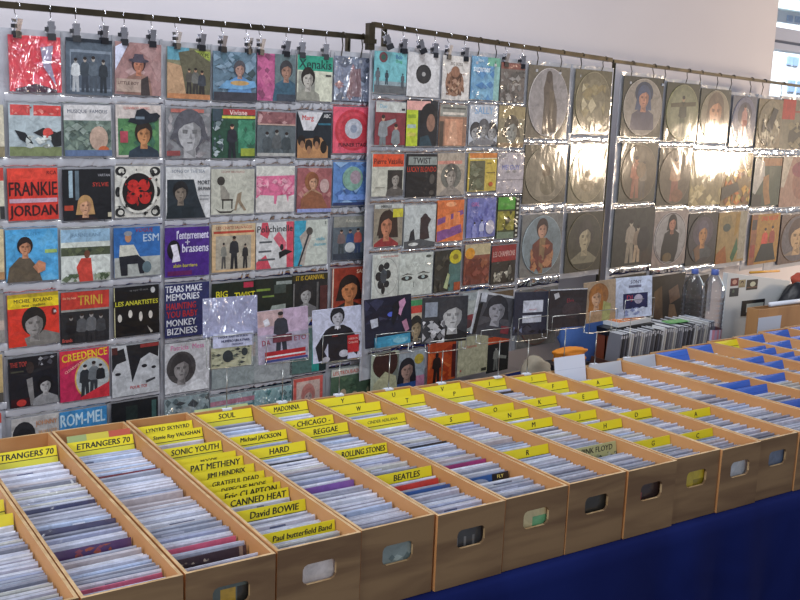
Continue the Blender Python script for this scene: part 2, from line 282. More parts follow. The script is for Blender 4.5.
# ------------------------------------------------------------------ the sleeves on the wall: (sheet, row, x0,y0,x1,y1 in the photo, background, label, art, shape)
S = 'e0b89c'; G = 'a8a8a8'
CV = [
('c0',2,-46,104,4,157,'c9c2ac','beige sleeve cut off by the left edge, second row',[('r',0,.8,1,1,'8a8064')]),
('c0',3,-46,168,4,220,'c8c4b0','cream sleeve with a red top cut off by the left edge',[('r',0,0,1,.25,'c0443c'),('r',.9,.75,1,1,'333333')]),
('c0',4,-46,230,4,281,'c9b994','sand coloured sleeve cut off by the left edge, fourth row',[('r',0,.85,1,1,'a9825a')]),
('c0',5,-46,295,4,345,'8f8b86','grey sleeve cut off by the left edge, fifth row',[('r',.85,.55,1,.75,'b9a79c')]),
('c0',6,-46,357,3,405,'b9a172','ochre sleeve cut off by the left edge, sixth row',[('r',0,.8,1,1,'55504a')]),
('c0',7,-46,416,2,466,'b8bcc8','pale sleeve with a red band cut off by the left edge, bottom row',[('r',0,0,1,.2,'cc4a3e')]),
('c1',1,9,36,61,92,'d8404e','bright pink and red sleeve wrinkled in plastic, top left of the wall',[('s',0,0,1,1,['e0566a','d23440','dc6078','c93a46'],24,1,.1),('p',[(.6,.2),(.85,.15),(.8,.5),(.9,.9),(.8,.75),(.65,.55)],'9a8fa8'),('p',[(.1,.95),(.5,.85),(.9,.95),(.9,1),(.1,1)],'4a2c3c')],'foil'),
('c1',2,9,104,61,156,'a9b6bb','sleeve with red lettering over a blurred black and red scene on grass',[('r',.03,.02,.4,.22,'c8504e'),('r',.47,.02,1,.22,'cc4a48'),('s',.05,.05,.98,.2,['d87870','b84440','dc8c84'],12,71,.05),('r',0,.82,1,1,'76805a'),('p',[(.1,.5),(.3,.55),(.45,.75),(.4,.8),(.2,.68)],'23262a'),('p',[(.45,.55),(.65,.45),(.95,.55),(1,.6),(.7,.66)],'2c2a2c'),('e',.74,.55,.1,.1,'c04a44'),('p',[(.75,.6),(1,.5),(1,.8),(.85,.82)],'26282a'),('s',.3,.6,.8,.85,['d8dcd8','bcc4c2','8a8f88'],20,2,.07)],),
('c1',3,8,168,58,220,'cf3a2e','red sleeve with huge black two line name lettering',[('r',0,0,1,.22,'d94636'),('t','RCA',.88,.09,.07,'5c1a18'),('t','FRANKIE',.5,.39,.26,'3a1a1c',.96),('t','JORDAN',.5,.84,.27,'3a1a1c',.96),('r',.02,.58,.98,.66,'c4a0b0')]),
('c1',4,6,229,58,281,'4f9fd0','light blue sleeve of a man in a brown jacket lighting a cigarette',[('s',0,0,1,1,['58a6d6','4a98ca','62acd8'],12,3,.25),('t','GILBERT',.5,.09,.06,'3f86b4',.6),('r',.74,.4,.98,.47,'9cb86a'),('p',[(.05,.72),(.25,.52),(.45,.55),(.6,.75),(.68,1),(0,1)],'5c5142'),('h',.36,.34,.26,'c48a6a','2a201c',None),('p',[(.5,.72),(.62,.6),(.75,.66),(.74,.8),(.6,.85)],'b97f60')]),
('c1',5,8,293,59,345,'d1382a','red sleeve with a yellow top band and a grey portrait of a dark haired man',[('r',0,0,1,.27,'e0c624'),('r',0,0,1,.07,'b09a28'),('t','MICHEL  ROLAND',.5,.13,.07,'4a4420',.75),('t','twist - madison',.5,.22,.05,'4a4420',.7),('p',[(.3,.85),(.7,.72),(1,.82),(1,1),(.35,1)],'777470'),('h',.5,.58,.42,'8e8a88','211e1e',None),('e',.9,.38,.05,.07,'6a2420'),('t','n',.92,.38,.05,'eeeeee')]),
('c1',6,9,356,58,405,'1c1c22','black sleeve with a standing couple and a small red badge at the bottom',[('t','THE TOP',.2,.13,.1,'a03a34',.34),('r',.04,.26,.3,.29,'444438'),('p',[(.35,.45),(.47,.42),(.5,.95),(.42,1),(.38,.7)],'7e7c7c'),('e',.43,.22,.08,.12,'3a302e'),('s',.6,.02,1,.2,['4a4a52','9a9aa0'],12,5,.06),('h',.73,.62,.26,'a4a2a2','141418','8a8a8c'),('r',.02,.82,.4,.98,'33161a'),('e',.23,.91,.1,.07,'b83a34')]),
('c1',7,12,416,60,466,'b3b0ae','pale sleeve with a dark haired head and orange lettering, lowest in the first full column',[('e',.25,.35,.24,.28,'2c2c30'),('h',.25,.45,.32,'7b7776','232326','55555a'),('t','JOHNNY',.72,.15,.12,'c08a68',.45),('t','WALKER',.75,.34,.11,'c49c7c',.4)]),
('c2',1,66,39,112,95,'55606c','grey blue sleeve with a framed group of standing figures, top row',[('r',.08,.2,.98,.92,'7c8794'),('r',.1,.25,.96,.88,'505a66'),('m',.2,.35,.95,'9a9a98','c2c6c8','a8acb0'),('m',.4,.32,.95,'9a9088','3c444c','39404a'),('m',.58,.3,.95,'a8a29c','5a646e','49525c'),('m',.8,.35,.95,'9a948c','2c3238','2c3238'),('r',0,0,1,.06,'232a34')]),
('c2',2,64,105,111,156,'6f7f74','sleeve with pale lettered top band over a misty green forest scene',[('r',0,0,1,.3,'c4c2c2'),('t','MUSIQUE  FAMOUS',.5,.13,.08,'6a6e78',.85),('s',0,.3,1,.95,['5c6c66','7c8c80','8e9c94','4c5a54'],50,7,.1),('e',.72,.65,.2,.24,'b39a8a'),('e',.82,.88,.12,.08,'b8603c'),('r',0,.88,1,1,'5a6c8c')]),
('c2',3,63,169,111,220,'17181c','black sleeve with a blonde woman at the bottom and red print at right',[('r',.12,.03,.2,.55,'9ab0bc'),('r',.25,.03,.33,.6,'5a6a74'),('t','SYLVIE',.78,.3,.08,'b03a30',.36),('t','VARTAN',.85,.12,.05,'9a9aa0',.25),('r',.02,.7,.2,.8,'a8402c'),('h',.45,.72,.28,'c89878','b08a5c','2a1c1e',.6),('r',.92,.86,1,.95,'b8b098')]),
('c2',4,61,229,110,281,'c9cfc6','sleeve of a woman in a red dress before a snowy lake under a blue sky',[('r',0,0,1,.24,'8fb0c8'),('t','JEANNE LANE',.5,.12,.09,'6f8fa8',.7),('r',0,.34,1,.5,'4c5440'),('s',0,.34,1,.5,['5c6448','3c4434'],14,8,.08),('p',[(0,.5),(1,.5),(1,.86),(0,.9)],'ccd2cc'),('p',[(.4,.55),(.6,.55),(.64,1),(.36,1),(.3,.72)],'c04438'),('e',.52,.48,.06,.08,'6a4434'),('s',0,.84,.35,1,['4c5c44','66745a'],12,9,.08),('s',.66,.84,1,1,['4c5c44','8a947e'],12,10,.08)]),
('c2',5,61,291,109,342,'25262a','sleeve with a red top band and gold lettering over a dark group photo',[('r',0,0,1,.34,'b83a30'),('t','TRINI',.6,.17,.18,'caa03c',.5),('t','the big beat',.17,.12,.06,'e0a080',.28),('r',0,.34,1,.38,'8a8a86'),('m',.2,.45,1.1,'8a8684','1c1c20','1c1c20'),('m',.42,.42,1.1,'8e8a88','54565a','2c2c30'),('m',.62,.4,1.1,'9a9694','606266','2a2a2e'),('m',.82,.45,1.1,'8a8684','3c3e42','2c2c30'),('t','Brands',.12,.93,.07,'c05048',.2)]),
('c2',6,60,349,109,399,'b62a52','crimson sleeve with yellow arched lettering and an oval band photo',[('p',[(0,0),(1,0),(1,.12),(.4,.2),(0,.35)],'c83248'),('t','CREEDENCE',.5,.11,.15,'e0c030',.92,0,.08),('t','CLEARWATER',.3,.32,.05,'e8b0a0',.5,0,.5),('e',.66,.58,.37,.42,'c8a050'),('e',.66,.58,.34,.39,'a6aeb0'),('m',.5,.3,1,'c8c0b8','2c3034','2c3034'),('m',.68,.25,.95,'8a8684','6a7074','33373c'),('m',.82,.32,.9,'b0a8a0','1e2226','b0b4b4'),('p',[(.4,.95),(1,.7),(1,1),(.4,1)],'c0303c')]),
('c2',7,59,409,107,459,'3d86bd','blue sleeve with big pale block capitals, bottom row',[('t','ROM-MEL',.5,.17,.24,'b9d4e4',.92),('h',.5,.75,.3,'8898a0','2c3c4c','35444f')]),
('c3',1,115,43,161,95,'9c7a78','mauve sleeve of a child in a dark bowler hat',[('s',0,0,1,1,['a48482','94706e','b09290'],14,11,.2),('p',[(0,.1),(.2,0),(.3,0),(0,.55)],'c9cce0'),('h',.5,.42,.26,'b47860','3c2c30','8a6a60',0,'4a4450'),('r',.02,.7,.55,.95,'a89488'),('t','LITTLE BOY',.28,.78,.06,'5c4440',.45),('p',[(.55,.7),(.7,.62),(.75,1),(.55,1)],'3c3434')]),
('c3',2,116,105,161,157,'c4bab4','sleeve of a man in a dark cowboy hat against green, white border',[('r',.04,.26,.95,.96,'4d7a50'),('s',.04,.26,.95,.96,['5c8a58','44704c','3c6450'],20,12,.14),('t','COWBOY SONG',.45,.06,.05,'c88078',.7),('r',.08,.5,.25,.72,'a04450'),('h',.6,.56,.34,'b88258','2c241e','2c3844'),('p',[(.25,.32),(.5,.38),(.9,.3),(.98,.2),(.9,.14),(.75,.16),(.6,.06),(.45,.1),(.4,.25),(.3,.25)],'20262e'),('r',.42,.22,.62,.27,'6a7884')]),
('c3',3,115,166,160,217,'cbc9c0','cream sleeve with a red and black kaleidoscope circle and black curls',[('e',.12,.1,.12,.09,'222222'),('e',.14,.1,.07,.05,'cbc9c0'),('e',.88,.1,.12,.09,'222222'),('e',.86,.1,.07,.05,'cbc9c0'),('e',.1,.9,.11,.09,'222222'),('e',.12,.9,.06,.05,'cbc9c0'),('e',.9,.9,.11,.09,'222222'),('e',.88,.9,.06,.05,'cbc9c0'),('e',.06,.5,.06,.1,'222222'),('e',.94,.5,.06,.1,'222222'),('s',.02,.02,.98,.98,['222222','3a3a3a'],60,13,.045),('e',.5,.5,.42,.42,'cbc9c0'),('e',.5,.5,.36,.37,'1a1414'),('e',.38,.38,.13,.12,'b82824'),('e',.62,.37,.13,.12,'b82824'),('e',.36,.62,.13,.12,'b02422'),('e',.64,.62,.13,.12,'b82824'),('e',.5,.5,.1,.1,'c83028'),('s',.2,.2,.8,.8,['1a1414','8a1c1c'],24,14,.05)]),
('c3',4,114,227,160,276,'2f64a4','deep blue sleeve of a man sitting with hands on his knees',[('p',[(0,.6),(1,.6),(1,1),(0,1)],'a2a6a2'),('t','VOGUE',.65,.06,.08,'8a2c34',.5),('t','ESM',.8,.22,.15,'a9bcd0',.4),('p',[(.12,.35),(.42,.35),(.55,.6),(.1,.62)],'c4c4b8'),('e',.3,.2,.07,.1,'b08060'),('e',.3,.12,.09,.05,'8a8f98'),('p',[(.1,.58),(.5,.56),(.66,.7),(.64,.95),(.54,.95),(.5,.74),(.28,.74),(.28,.97),(.14,.97)],'1e2028'),('e',.7,.82,.1,.12,'5c7078')]),
('c3',5,114,286,159,335,'101013','black sleeve with a yellow title strip and four pale faces',[('r',0,0,.02,1,'b8b48c'),('t','ep super 45 tours',.55,.08,.05,'6a6a6a',.4),('e',.86,.1,.05,.06,'bbbbbb'),('r',0,.27,1,.39,'20200e'),('t','LES ANARTISTES',.5,.33,.09,'c8c43c',.94),('e',.12,.62,.045,.08,'c8c4bc'),('e',.35,.55,.045,.08,'c8c4bc'),('e',.58,.62,.04,.1,'c8c4bc'),('e',.8,.6,.045,.08,'c8c4bc'),('p',[(.72,.82),(.85,.95),(.8,.98)],'b0aca4')]),
('c3',6,112,344,159,394,'b9bcc0','pale sleeve with two large grey faces and a little red print',[('p',[(.3,0),(1,0),(.98,.3),(.8,.2),(.6,.3),(.42,.75),(.38,.5)],'1f2024'),('p',[(0,.12),(.25,.05),(.3,.3),(.1,.35),(0,.5)],'232428'),('e',.12,.55,.06,.03,'26262a'),('e',.68,.45,.06,.035,'26262a'),('e',.88,.5,.05,.03,'26262a'),('r',0,.02,.12,.16,'4a2424'),('r',.6,.01,1,.08,'8a3434'),('p',[(.7,.75),(.9,.7),(.92,.74),(.72,.8)],'3a3a3e'),('t','POUR TOI',.55,.85,.06,'b85050',.35)]),
('c3',7,112,400,158,447,'16191d','very dark green black sleeve, bottom row above the crate of yellow cards',[('r',.3,.1,.55,1,'1f2b2a'),('r',.86,.05,.96,1,'3c5a58')]),
('c4',1,167,48,210,99,'7b7a62','sleeve of a row of people walking down a hillside',[('r',0,0,.5,.25,'5d93a4'),('r',.62,.04,1,.22,'8f9c48'),('t','GROUPE',.8,.12,.08,'3a3a24',.32),('p',[(0,.3),(.3,.35),(.55,.6),(.55,1),(0,1)],'b08f70'),('p',[(.25,.1),(.6,.03),(1,.25),(1,1),(.45,1),(.35,.5)],'5d5a48'),('m',.5,.4,.9,'b08a70','54504a','33302e'),('m',.65,.38,.95,'b08a70','6a6a66','3b3836'),('m',.8,.42,1,'b08a70','3c4048','2f2c2c'),('r',0,.9,1,1,'b07a54')]),
('c4',2,166,108,210,158,'7e7f82','grey sleeve with a large curly haired face and red line at the top',[('s',0,.1,1,1,['6c6a6e','8e8a8c','9a9698','5c5a60'],30,15,.12),('r',.1,.02,.85,.09,'b26a60'),('h',.52,.5,.62,'a2a2a4','55555c',None,.2),('r',0,.85,.3,.95,'8a4848')]),
('c4',3,166,167,210,218,'c5c6c6','white sleeve with a dark photo of a man and grey caption lines',[('t','SONG OF THE SEA',.5,.08,.06,'7c8490',.9),('p',[(.02,.24),(.62,.24),(.72,.6),(.9,1),(.02,1)],'232c33'),('h',.32,.5,.3,'7c7064','1c1c1e','1c262c'),('t','MORT',.85,.3,.08,'33363a',.28),('t','SHUMAN',.85,.42,.07,'33363a',.28),('r',.75,.55,.97,.57,'8a8d90'),('r',.75,.62,.97,.64,'8a8d90')]),
('c4',4,165,227,209,276,'4a2a84','violet sleeve with white gothic lettering and a stark black and white face',[('r',.03,.02,.98,.98,'46257c'),('t',"l'enterrement",.62,.15,.17,'cfcce0',.72),('t','+',.5,.3,.1,'cfcce0'),('t','brassens',.68,.42,.17,'cfcce0',.6),('e',.19,.45,.15,.2,'14101c'),('p',[(.12,.35),(.26,.33),(.3,.5),(.34,.68),(.15,.7),(.18,.55)],'d6d2de'),('t','alain barriere',.45,.77,.07,'c6bc3c',.8),('r',.05,.88,.6,.97,'5a1c54')]),
('c4',5,165,283,209,336,'2a2f5c','navy sleeve with bold TEARS MAKE MEMORIES lettering in white and red',[('t','TEARS MAKE',.42,.09,.12,'dadde6',.82),('t','MEMORIES',.4,.24,.12,'dadde6',.74),('t','HAUNTING',.36,.41,.12,'b02c30',.66),('t','YOU BABY',.38,.56,.12,'b02c30',.7),('t','MONKEY',.36,.72,.12,'dadde6',.66),('t','BIZNESS',.38,.88,.12,'dadde6',.7)]),
('c4',6,165,342,209,391,'c3c4c8','pale grey sleeve with a dark curly haired man and pink lettering',[('t','Patricia  Mess',.5,.09,.1,'cc7aa4',.75),('e',.36,.5,.33,.33,'4a4748'),('h',.36,.52,.4,'908c8c','3e3b3c',None,.3),('p',[(.4,.9),(.8,.75),(1,1),(.3,1)],'d4d6da')]),
('c4',7,165,396,209,446,'8fa0a4','sleeve crumpled behind dazzling plastic, bottom row left of the SOUL card',[('s',0,0,1,1,['8c9a9e','43494c','5c6c70','9aa8ac'],30,17,.12),('e',.5,.5,.3,.3,'98a4a8')],'foil'),  # pale specks: softened glare of the plastic painted into the sleeve's colours
('c5',1,213,52,256,101,'5f7686','blue grey sleeve of a child stretched over a sofa',[('s',0,0,1,1,['4c6674','6a8294','7d94a6','3c4c50'],40,18,.12),('h',.6,.35,.24,'a9867a','4c4a50','5c86b4'),('p',[(.1,.75),(.3,.58),(.95,.58),(1,.7),(.7,.76)],'6c9ac0'),('e',.6,.63,.22,.05,'b09060'),('r',0,.82,1,1,'3c3c44')]),
('c5',2,212,109,255,158,'2b4c3c','dark green sleeve with red lettering over a yellow line',[('r',.25,0,1,.12,'9c3a3c'),('t','Viviane',.6,.07,.1,'e0c8c0',.6),('r',.22,.14,1,.19,'c0c04c'),('r',.6,.22,1,.9,'3c7c60'),('s',.58,.22,1,.9,['4c8c70','33604c'],14,19,.1),('m',.45,.3,1,'c09078','2a2c34','20242a'),('s',0,.2,.25,1,['7c8c90','3c4c50','a8b4b8'],16,20,.09),('r',.65,.8,.98,.96,'8f9c3c'),('r',0,0,.2,.25,'3c4a54')]),
('c5',3,211,169,254,214,'b5b5a8','beige sleeve with a drawing of a man in a rocking chair',[('t','LEONY BROSSARD',.5,.06,.05,'a07c74',.8),('e',.22,.26,.09,.1,'3c3834'),('p',[(.2,.35),(.3,.38),(.42,.55),(.42,.68),(.22,.68)],'8a867c'),('r',.24,.66,.5,.7,'3a3632'),('r',.25,.7,.28,.88,'3a3632'),('r',.46,.7,.49,.88,'3a3632'),('p',[(.08,.86),(.2,.93),(.45,.93),(.56,.88),(.45,.97),(.2,.97)],'3a3632'),('p',[(.6,.55),(.7,.5),(.68,.7),(.82,.92),(.76,.93),(.62,.74),(.58,.92),(.53,.92)],'8a7a66')]),
('c5',4,212,224,255,271,'c9ab84','tan sleeve of a dark suited man between two women',[('r',0,.0,1,.18,'c4ae8c'),('r',.03,.14,.97,.19,'b04434'),('t','LES CHATS SAUVAGES',.5,.07,.06,'a05040',.85),('r',.08,.24,.9,.95,'a49c8c'),('m',.26,.38,.93,'9c8878','7c7c74','4c4a48',.75),('m',.5,.25,.95,'84705e','2c2c30','26262a',.95),('m',.76,.42,.95,'9c8878','2c2a2c','2c2a2c',.8)]),
('c5',5,212,282,255,328,'17241c','black sleeve with bright yellow BIG TWIST lettering',[('t','BIG',.22,.24,.14,'d0c82c',.26),('t','TWIST',.75,.3,.14,'d0c82c',.48),('r',.72,.02,.95,.14,'a82c44'),('e',.45,.75,.2,.2,'5c6c60')]),
('c5',6,212,340,255,386,'8d9798','pale sleeve mostly hidden by the poly bag on the first wire stand',[('r',0,.1,1,.4,'a8a09c')]),
('c5',7,210,394,254,440,'9fb2b8','teal and pink striped sleeve standing above the SOUL card',[('r',0,.1,1,.2,'b07a8c'),('r',0,.25,1,.34,'4c7c84'),('r',0,.5,1,.6,'78a0a8')],'foil'),
('c6',1,257,54,295,101,'84607c','sleeve half pink poster and half grey green figures, top row',[('r',0,0,.45,1,'b05c84'),('s',0,0,.45,1,['a04c78','c06c90','7c4460'],16,22,.12),('r',.45,0,1,1,'5f7074'),('h',.75,.35,.3,'9c7868','3c3c40','3c5a6c'),('r',.5,.85,1,1,'3c4450')]),
('c6',2,257,112,295,156,'5b6468','sleeve with a mauve band over a dim grey group portrait',[('r',0,0,1,.28,'84595c'),('s',0,0,1,.28,['9c6c6c','6c4448','b89494'],14,23,.08),('r',0,.27,1,.3,'b89c90'),('m',.25,.45,1.2,'7c8488','4a5256','4a5256'),('m',.5,.4,1.2,'8c8c88','54585a','4a5256'),('m',.76,.45,1.2,'7c8488','3c4448','4a5256'),('r',0,.93,1,1,'a8a8a4')]),
('c6',3,256,166,294,212,'c3c0bc','white sleeve with a smeared pink stain across the middle',[('r',0,0,1,.18,'c8c8c0'),('p',[(0,.22),(1,.2),(1,.62),(.85,.66),(.84,.8),(.78,.62),(.55,.64),(.52,.82),(.47,.82),(.46,.64),(.1,.62),(0,.7)],'cc6a8c'),('s',0,.25,1,.62,['d888a0','c05078','dca0b0'],30,24,.09)]),
('c6',4,256,222,293,268,'c7c8c8','white sleeve with red stripes and a running black cartoon figure',[('p',[(.15,0),(.3,0),(.36,.2),(.3,.35),(.1,.25)],'c44c5c'),('p',[(.8,0),(1,0),(1,1),(.82,1)],'c44c5c'),('p',[(.45,.35),(.6,.2),(.8,.45),(.78,.75),(.62,.55)],'cc6474'),('p',[(0,.85),(.25,.7),(.4,1),(0,1)],'c44c5c'),('t','Polichinelle',.5,.14,.14,'333438',.95),('r',.08,.4,.42,.44,'55585c'),('r',.06,.6,.4,.64,'55585c'),('r',.05,.78,.5,.82,'55585c'),('e',.68,.55,.05,.07,'202024'),('p',[(.6,.66),(.78,.6),(.98,.66),(.75,.74),(.62,.8)],'202024')]),
('c6',5,254,278,293,322,'1c2420','dark sleeve with faint green lettering right of BIG TWIST',[('r',.05,.22,.4,.27,'748c3c'),('r',.2,.38,.5,.42,'6c8440'),('r',.55,.08,.95,.16,'8a9490'),('p',[(.3,.9),(.45,.62),(.8,.6),(.8,.7),(.5,.75),(.4,1)],'8f9a94'),('r',.5,.15,.8,.35,'3c4844')]),
('c6',6,254,334,292,380,'9ca2a4','pale sleeve hidden behind the record with the red and white stripes',[('r',.1,.1,.9,.5,'8a8f90')]),
('c6',7,252,388,291,434,'8fb0b4','pale blue green sleeve in glaring crumpled plastic behind the back of the REGGAE crate',[('s',0,0,1,1,['9cb8b8','4c7c80','50686a','98b0b4','88a8ac'],36,26,.12)],'foil'),  # lighter specks are mild plastic highlights put into the colour
('c7',1,297,56,332,101,'c4c6b4','cream sleeve with a green title band and a black and white portrait',[('r',0,0,1,.33,'2f9078'),('t','Xenakis',.5,.18,.2,'1c3c3c',.92),('r',.03,.35,.5,.97,'8f9088'),('h',.3,.52,.34,'b0aca4','26221f','8a8a80'),('r',.8,.4,.96,.44,'444444')]),
('c7',2,297,112,331,158,'1c242c','black sleeve with a white and red corner and a row of curly heads',[('p',[(0,0),(.74,0),(.46,.4),(.18,.4)],'c8c8cc'),('t','Marg',.3,.14,.14,'c04444',.5),('r',.6,.24,.98,.28,'2c6478'),('t','ABC',.86,.08,.08,'c8c8c8',.2),('p',[(0,.6),(.7,.55),(.9,.75),(.9,1),(0,1)],'a87c54'),('e',.12,.62,.11,.12,'201a18'),('e',.33,.72,.11,.13,'2a201c'),('e',.56,.64,.11,.13,'201a18'),('e',.77,.76,.1,.14,'1c1614'),('e',.14,.7,.06,.08,'8f6a50'),('e',.56,.72,.06,.09,'946c50'),('e',.34,.82,.06,.09,'946c50')]),
('c7',3,297,168,331,212,'94585a','dusty red sleeve with a curly haired seated figure',[('s',0,0,1,1,['a06464','8a4c50','b07c78'],16,27,.16),('e',.4,.3,.2,.22,'8a5a3c'),('h',.45,.32,.28,'c09478','7c4c34','a88468'),('p',[(.1,.7),(.4,.5),(.7,.6),(.9,.9),(.1,.95)],'84543c'),('e',.78,.4,.14,.16,'b89c98'),('r',0,.92,1,1,'8a94c4')]),
('c7',4,294,220,327,265,'b9bfb6','pale sleeve with a blue edge and a sketched figure leaning on a ladder',[('p',[(0,0),(.35,0),(.25,1),(0,1)],'3a98b4'),('p',[(.15,.35),(.35,.2),(.52,.25),(.5,.4),(.38,.6),(.3,1),(.12,.95),(.25,.6)],'a49c94'),('e',.45,.24,.1,.09,'4c4844'),('p',[(.4,.3),(.45,.32),(.15,1),(.1,1)],'33363a'),('t','vielle',.78,.42,.08,'6ab0c0',.36),('t','chanson',.76,.54,.07,'6ab0c0',.4),('t','S',.93,.07,.07,'33363a')]),
('c7',5,292,274,327,315,'222426','dark sleeve with yellow capitals over a grey haired musician',[('r',0,0,1,.14,'33301a'),('t','IT IS CARNIVAL',.5,.08,.11,'b89a34',.8),('h',.38,.5,.34,'a0a0a0','2c2c2e','6c6c70'),('r',.02,.2,.06,1,'6c6c6c'),('r',.68,.2,.74,1,'565656'),('r',.78,.3,1,1,'4c2a2a')]),
('c7',6,290,328,326,372,'54706c','dark teal sleeve partly hidden between the second and third wire stands',[('r',.6,0,.8,1,'2c9088'),('r',.8,0,1,1,'1c2c2c')]),
('c7',7,293,377,322,420,'c6a8a0','sleeve with a red frame around a faint pink drawn face, above the REGGAE crate',[('r',.0,.0,1,1,'c85c54'),('r',.1,.08,.9,.95,'c9b0a6'),('e',.5,.4,.24,.26,'b87c74'),('h',.5,.45,.3,'c8aca4','b4746c','bc9088')]),
('c8',1,334,57,373,101,'7c8498','silver grey sleeve crumpled in shiny plastic, at the end of the left rack top row',[('s',0,0,1,1,['8c94a8','5c6474','4c5464','98a4b8','946c70'],30,28,.14),('p',[(.3,.9),(.4,.3),(.65,.25),(.7,.9)],'84686c')],'foil'),  # silver grey specks hold toned-down glints of the wrapping as colour
('c8',2,333,107,373,153,'d0566a','pink sleeve with a red vinyl record and grey centre label',[('e',.5,.5,.46,.45,'b83844'),('e',.5,.5,.4,.39,'c44854'),('e',.5,.5,.33,.32,'b83844'),('e',.5,.47,.22,.22,'b4b6be'),('e',.5,.47,.09,.09,'9098a8'),('t','FUNNER STAGE',.5,.82,.08,'2c1c24',.8)]),
('c8',3,333,162,372,205,'5a7fb4','blue sleeve with a green and pink painted head, wrinkled',[('s',0,0,1,1,['6c90c4','4c6ca4','8cacd0','4c6088'],30,29,.14),('e',.48,.38,.26,.28,'7ca090'),('e',.55,.35,.14,.16,'a08c94'),('r',.12,.75,.9,.88,'6c8cc8'),('r',0,.93,1,1,'2c3860')]),
('c8',4,333,216,372,259,'566068','sleeve of a crowded cafe interior with a pale table',[('r',0,0,1,.25,'84847c'),('t','Ambiance',.5,.1,.08,'b8b4a4',.7),('m',.2,.3,.9,'b08c78','6c5c5c','3c4448'),('m',.42,.3,.9,'b08c78','34507c','34405c'),('m',.62,.28,.9,'b08c78','a05048','34405c'),('m',.85,.3,.95,'b08c78','54708c','2c343c'),('e',.42,.72,.13,.12,'b8bcbc'),('r',0,.85,1,1,'343c48')]),
('c8',5,332,267,372,310,'8a3324','rust red sleeve of a dark haired woman in black, white corner print',[('r',0,0,.03,1,'c8b8a8'),('t','SANDIE',.78,.1,.09,'d8b8a0',.4),('t','Tous les',.82,.55,.07,'c89880',.3),('t','garcons',.82,.68,.07,'c89880',.3),('h',.42,.52,.46,'c07c50','241a18','26211f',.5)]),
('c8',6,331,320,371,360,'7a7c70','dim sleeve mostly covered by the black and white portrait on the third stand',[('r',.5,0,1,1,'9c7c5c')]),
('c8',7,331,367,369,407,'4e6450','green field sleeve under a white strip with red lettering, above the W card',[('r',0,0,1,.18,'c4c4bc'),('t','LES TROUBADOURS',.5,.1,.09,'c46054',.9),('s',0,.2,1,1,['445c48','5c7458','8c8c74','3c4c3c'],30,30,.1),('e',.3,.6,.08,.1,'b09c80'),('e',.6,.7,.08,.1,'b09c80')]),
('d1',1,374,52,406,93,'6fb0b8','turquoise sleeve with two tiny figures on a shore and a round emblem',[('r',0,.82,1,1,'5c6064'),('r',0,.72,1,.82,'8a9ca4'),('e',.26,.14,.13,.13,'6c3c44'),('e',.26,.14,.07,.07,'2c5c50'),('t','Bob',.75,.1,.1,'3c6c9c',.36),('t','Drag',.75,.22,.1,'4c9c70',.4),('m',.38,.45,.8,'33414c','33414c','33414c'),('m',.1,.4,.85,'5c646c','5c646c','5c646c'),('m',.88,.5,.85,'4c545c','4c545c','4c545c')]),
('d1',2,375,102,405,145,'7a3038','sleeve with white top and two suited men against dark red',[('r',0,0,1,.24,'b8bcb8'),('t','Duo',.25,.1,.09,'7ca8bc',.3),('r',.85,.14,.97,.19,'33333a'),('m',.25,.3,1.25,'b89078','8a9094','6c7478'),('m',.68,.5,1.4,'b89078','788084','6c7478'),('p',[(.3,.45),(.65,.38),(.68,.45),(.35,.6)],'8a9094')]),
('d1',3,372,154,403,196,'bcbcae','cream sleeve with an orange title band and a small portrait at lower right',[('r',0,0,1,.3,'d04c28'),('t','Pierre Vassiliu',.5,.17,.13,'4c1c18',.92),('r',.48,.38,.97,.97,'2a2826'),('h',.74,.6,.28,'9a948c','332e2c','56524e'),('r',.1,.78,.4,.8,'8a8a80')]),
('d1',4,374,204,402,246,'9c8a74','sleeve of a long haired woman in red with a small yellow sticker',[('r',0,0,1,.1,'b8bcb8'),('r',0,.1,1,1,'8c8474'),('p',[(.18,.3),(.5,.12),(.8,.3),(.85,.8),(.15,.8)],'2f211c'),('h',.42,.5,.46,'b87a5c','33231c','8a2c30',.5),('r',.64,.12,1,.32,'c4bc34'),('t','MIREILLE',.4,.05,.06,'33333a',.6)]),
('d1',5,372,254,399,299,'bcc2bc','pale sleeve with a black ink blot flower and a thin circle',[('t','a nous la chanson',.6,.05,.05,'b85c54',.7),('e',.5,.5,.44,.42,'9ca09c'),('e',.5,.5,.42,.4,'bcc2bc'),('e',.3,.3,.1,.09,'22262a'),('e',.5,.26,.11,.08,'22262a'),('e',.22,.48,.12,.1,'22262a'),('e',.55,.45,.12,.1,'22262a'),('e',.3,.66,.11,.1,'22262a'),('e',.52,.66,.1,.08,'22262a'),('e',.4,.78,.07,.1,'22262a'),('e',.4,.48,.12,.16,'3c444c')]),
('d1',6,371,308,399,348,'8c9494','grey sleeve mostly covered by the dark record with the turquoise card',[('r',0,0,1,.3,'a8a49c')]),
('d1',7,371,353,398,394,'a8b09c','pale green sleeve with a big brown head of hair seen from behind',[('e',.5,.25,.46,.36,'3c2420'),('p',[(.1,.7),(.5,.45),(.9,.6),(1,1),(0,1)],'b0b090')]),
('d2',1,407,53,439,97,'c8c8ca','plain white sleeve with a single small black record disc',[('e',.5,.48,.24,.22,'222428'),('e',.5,.48,.06,.05,'8a8a8a'),('e',.5,.48,.2,.18,'2a2c30'),('e',.5,.48,.06,.05,'9a9a9a')]),
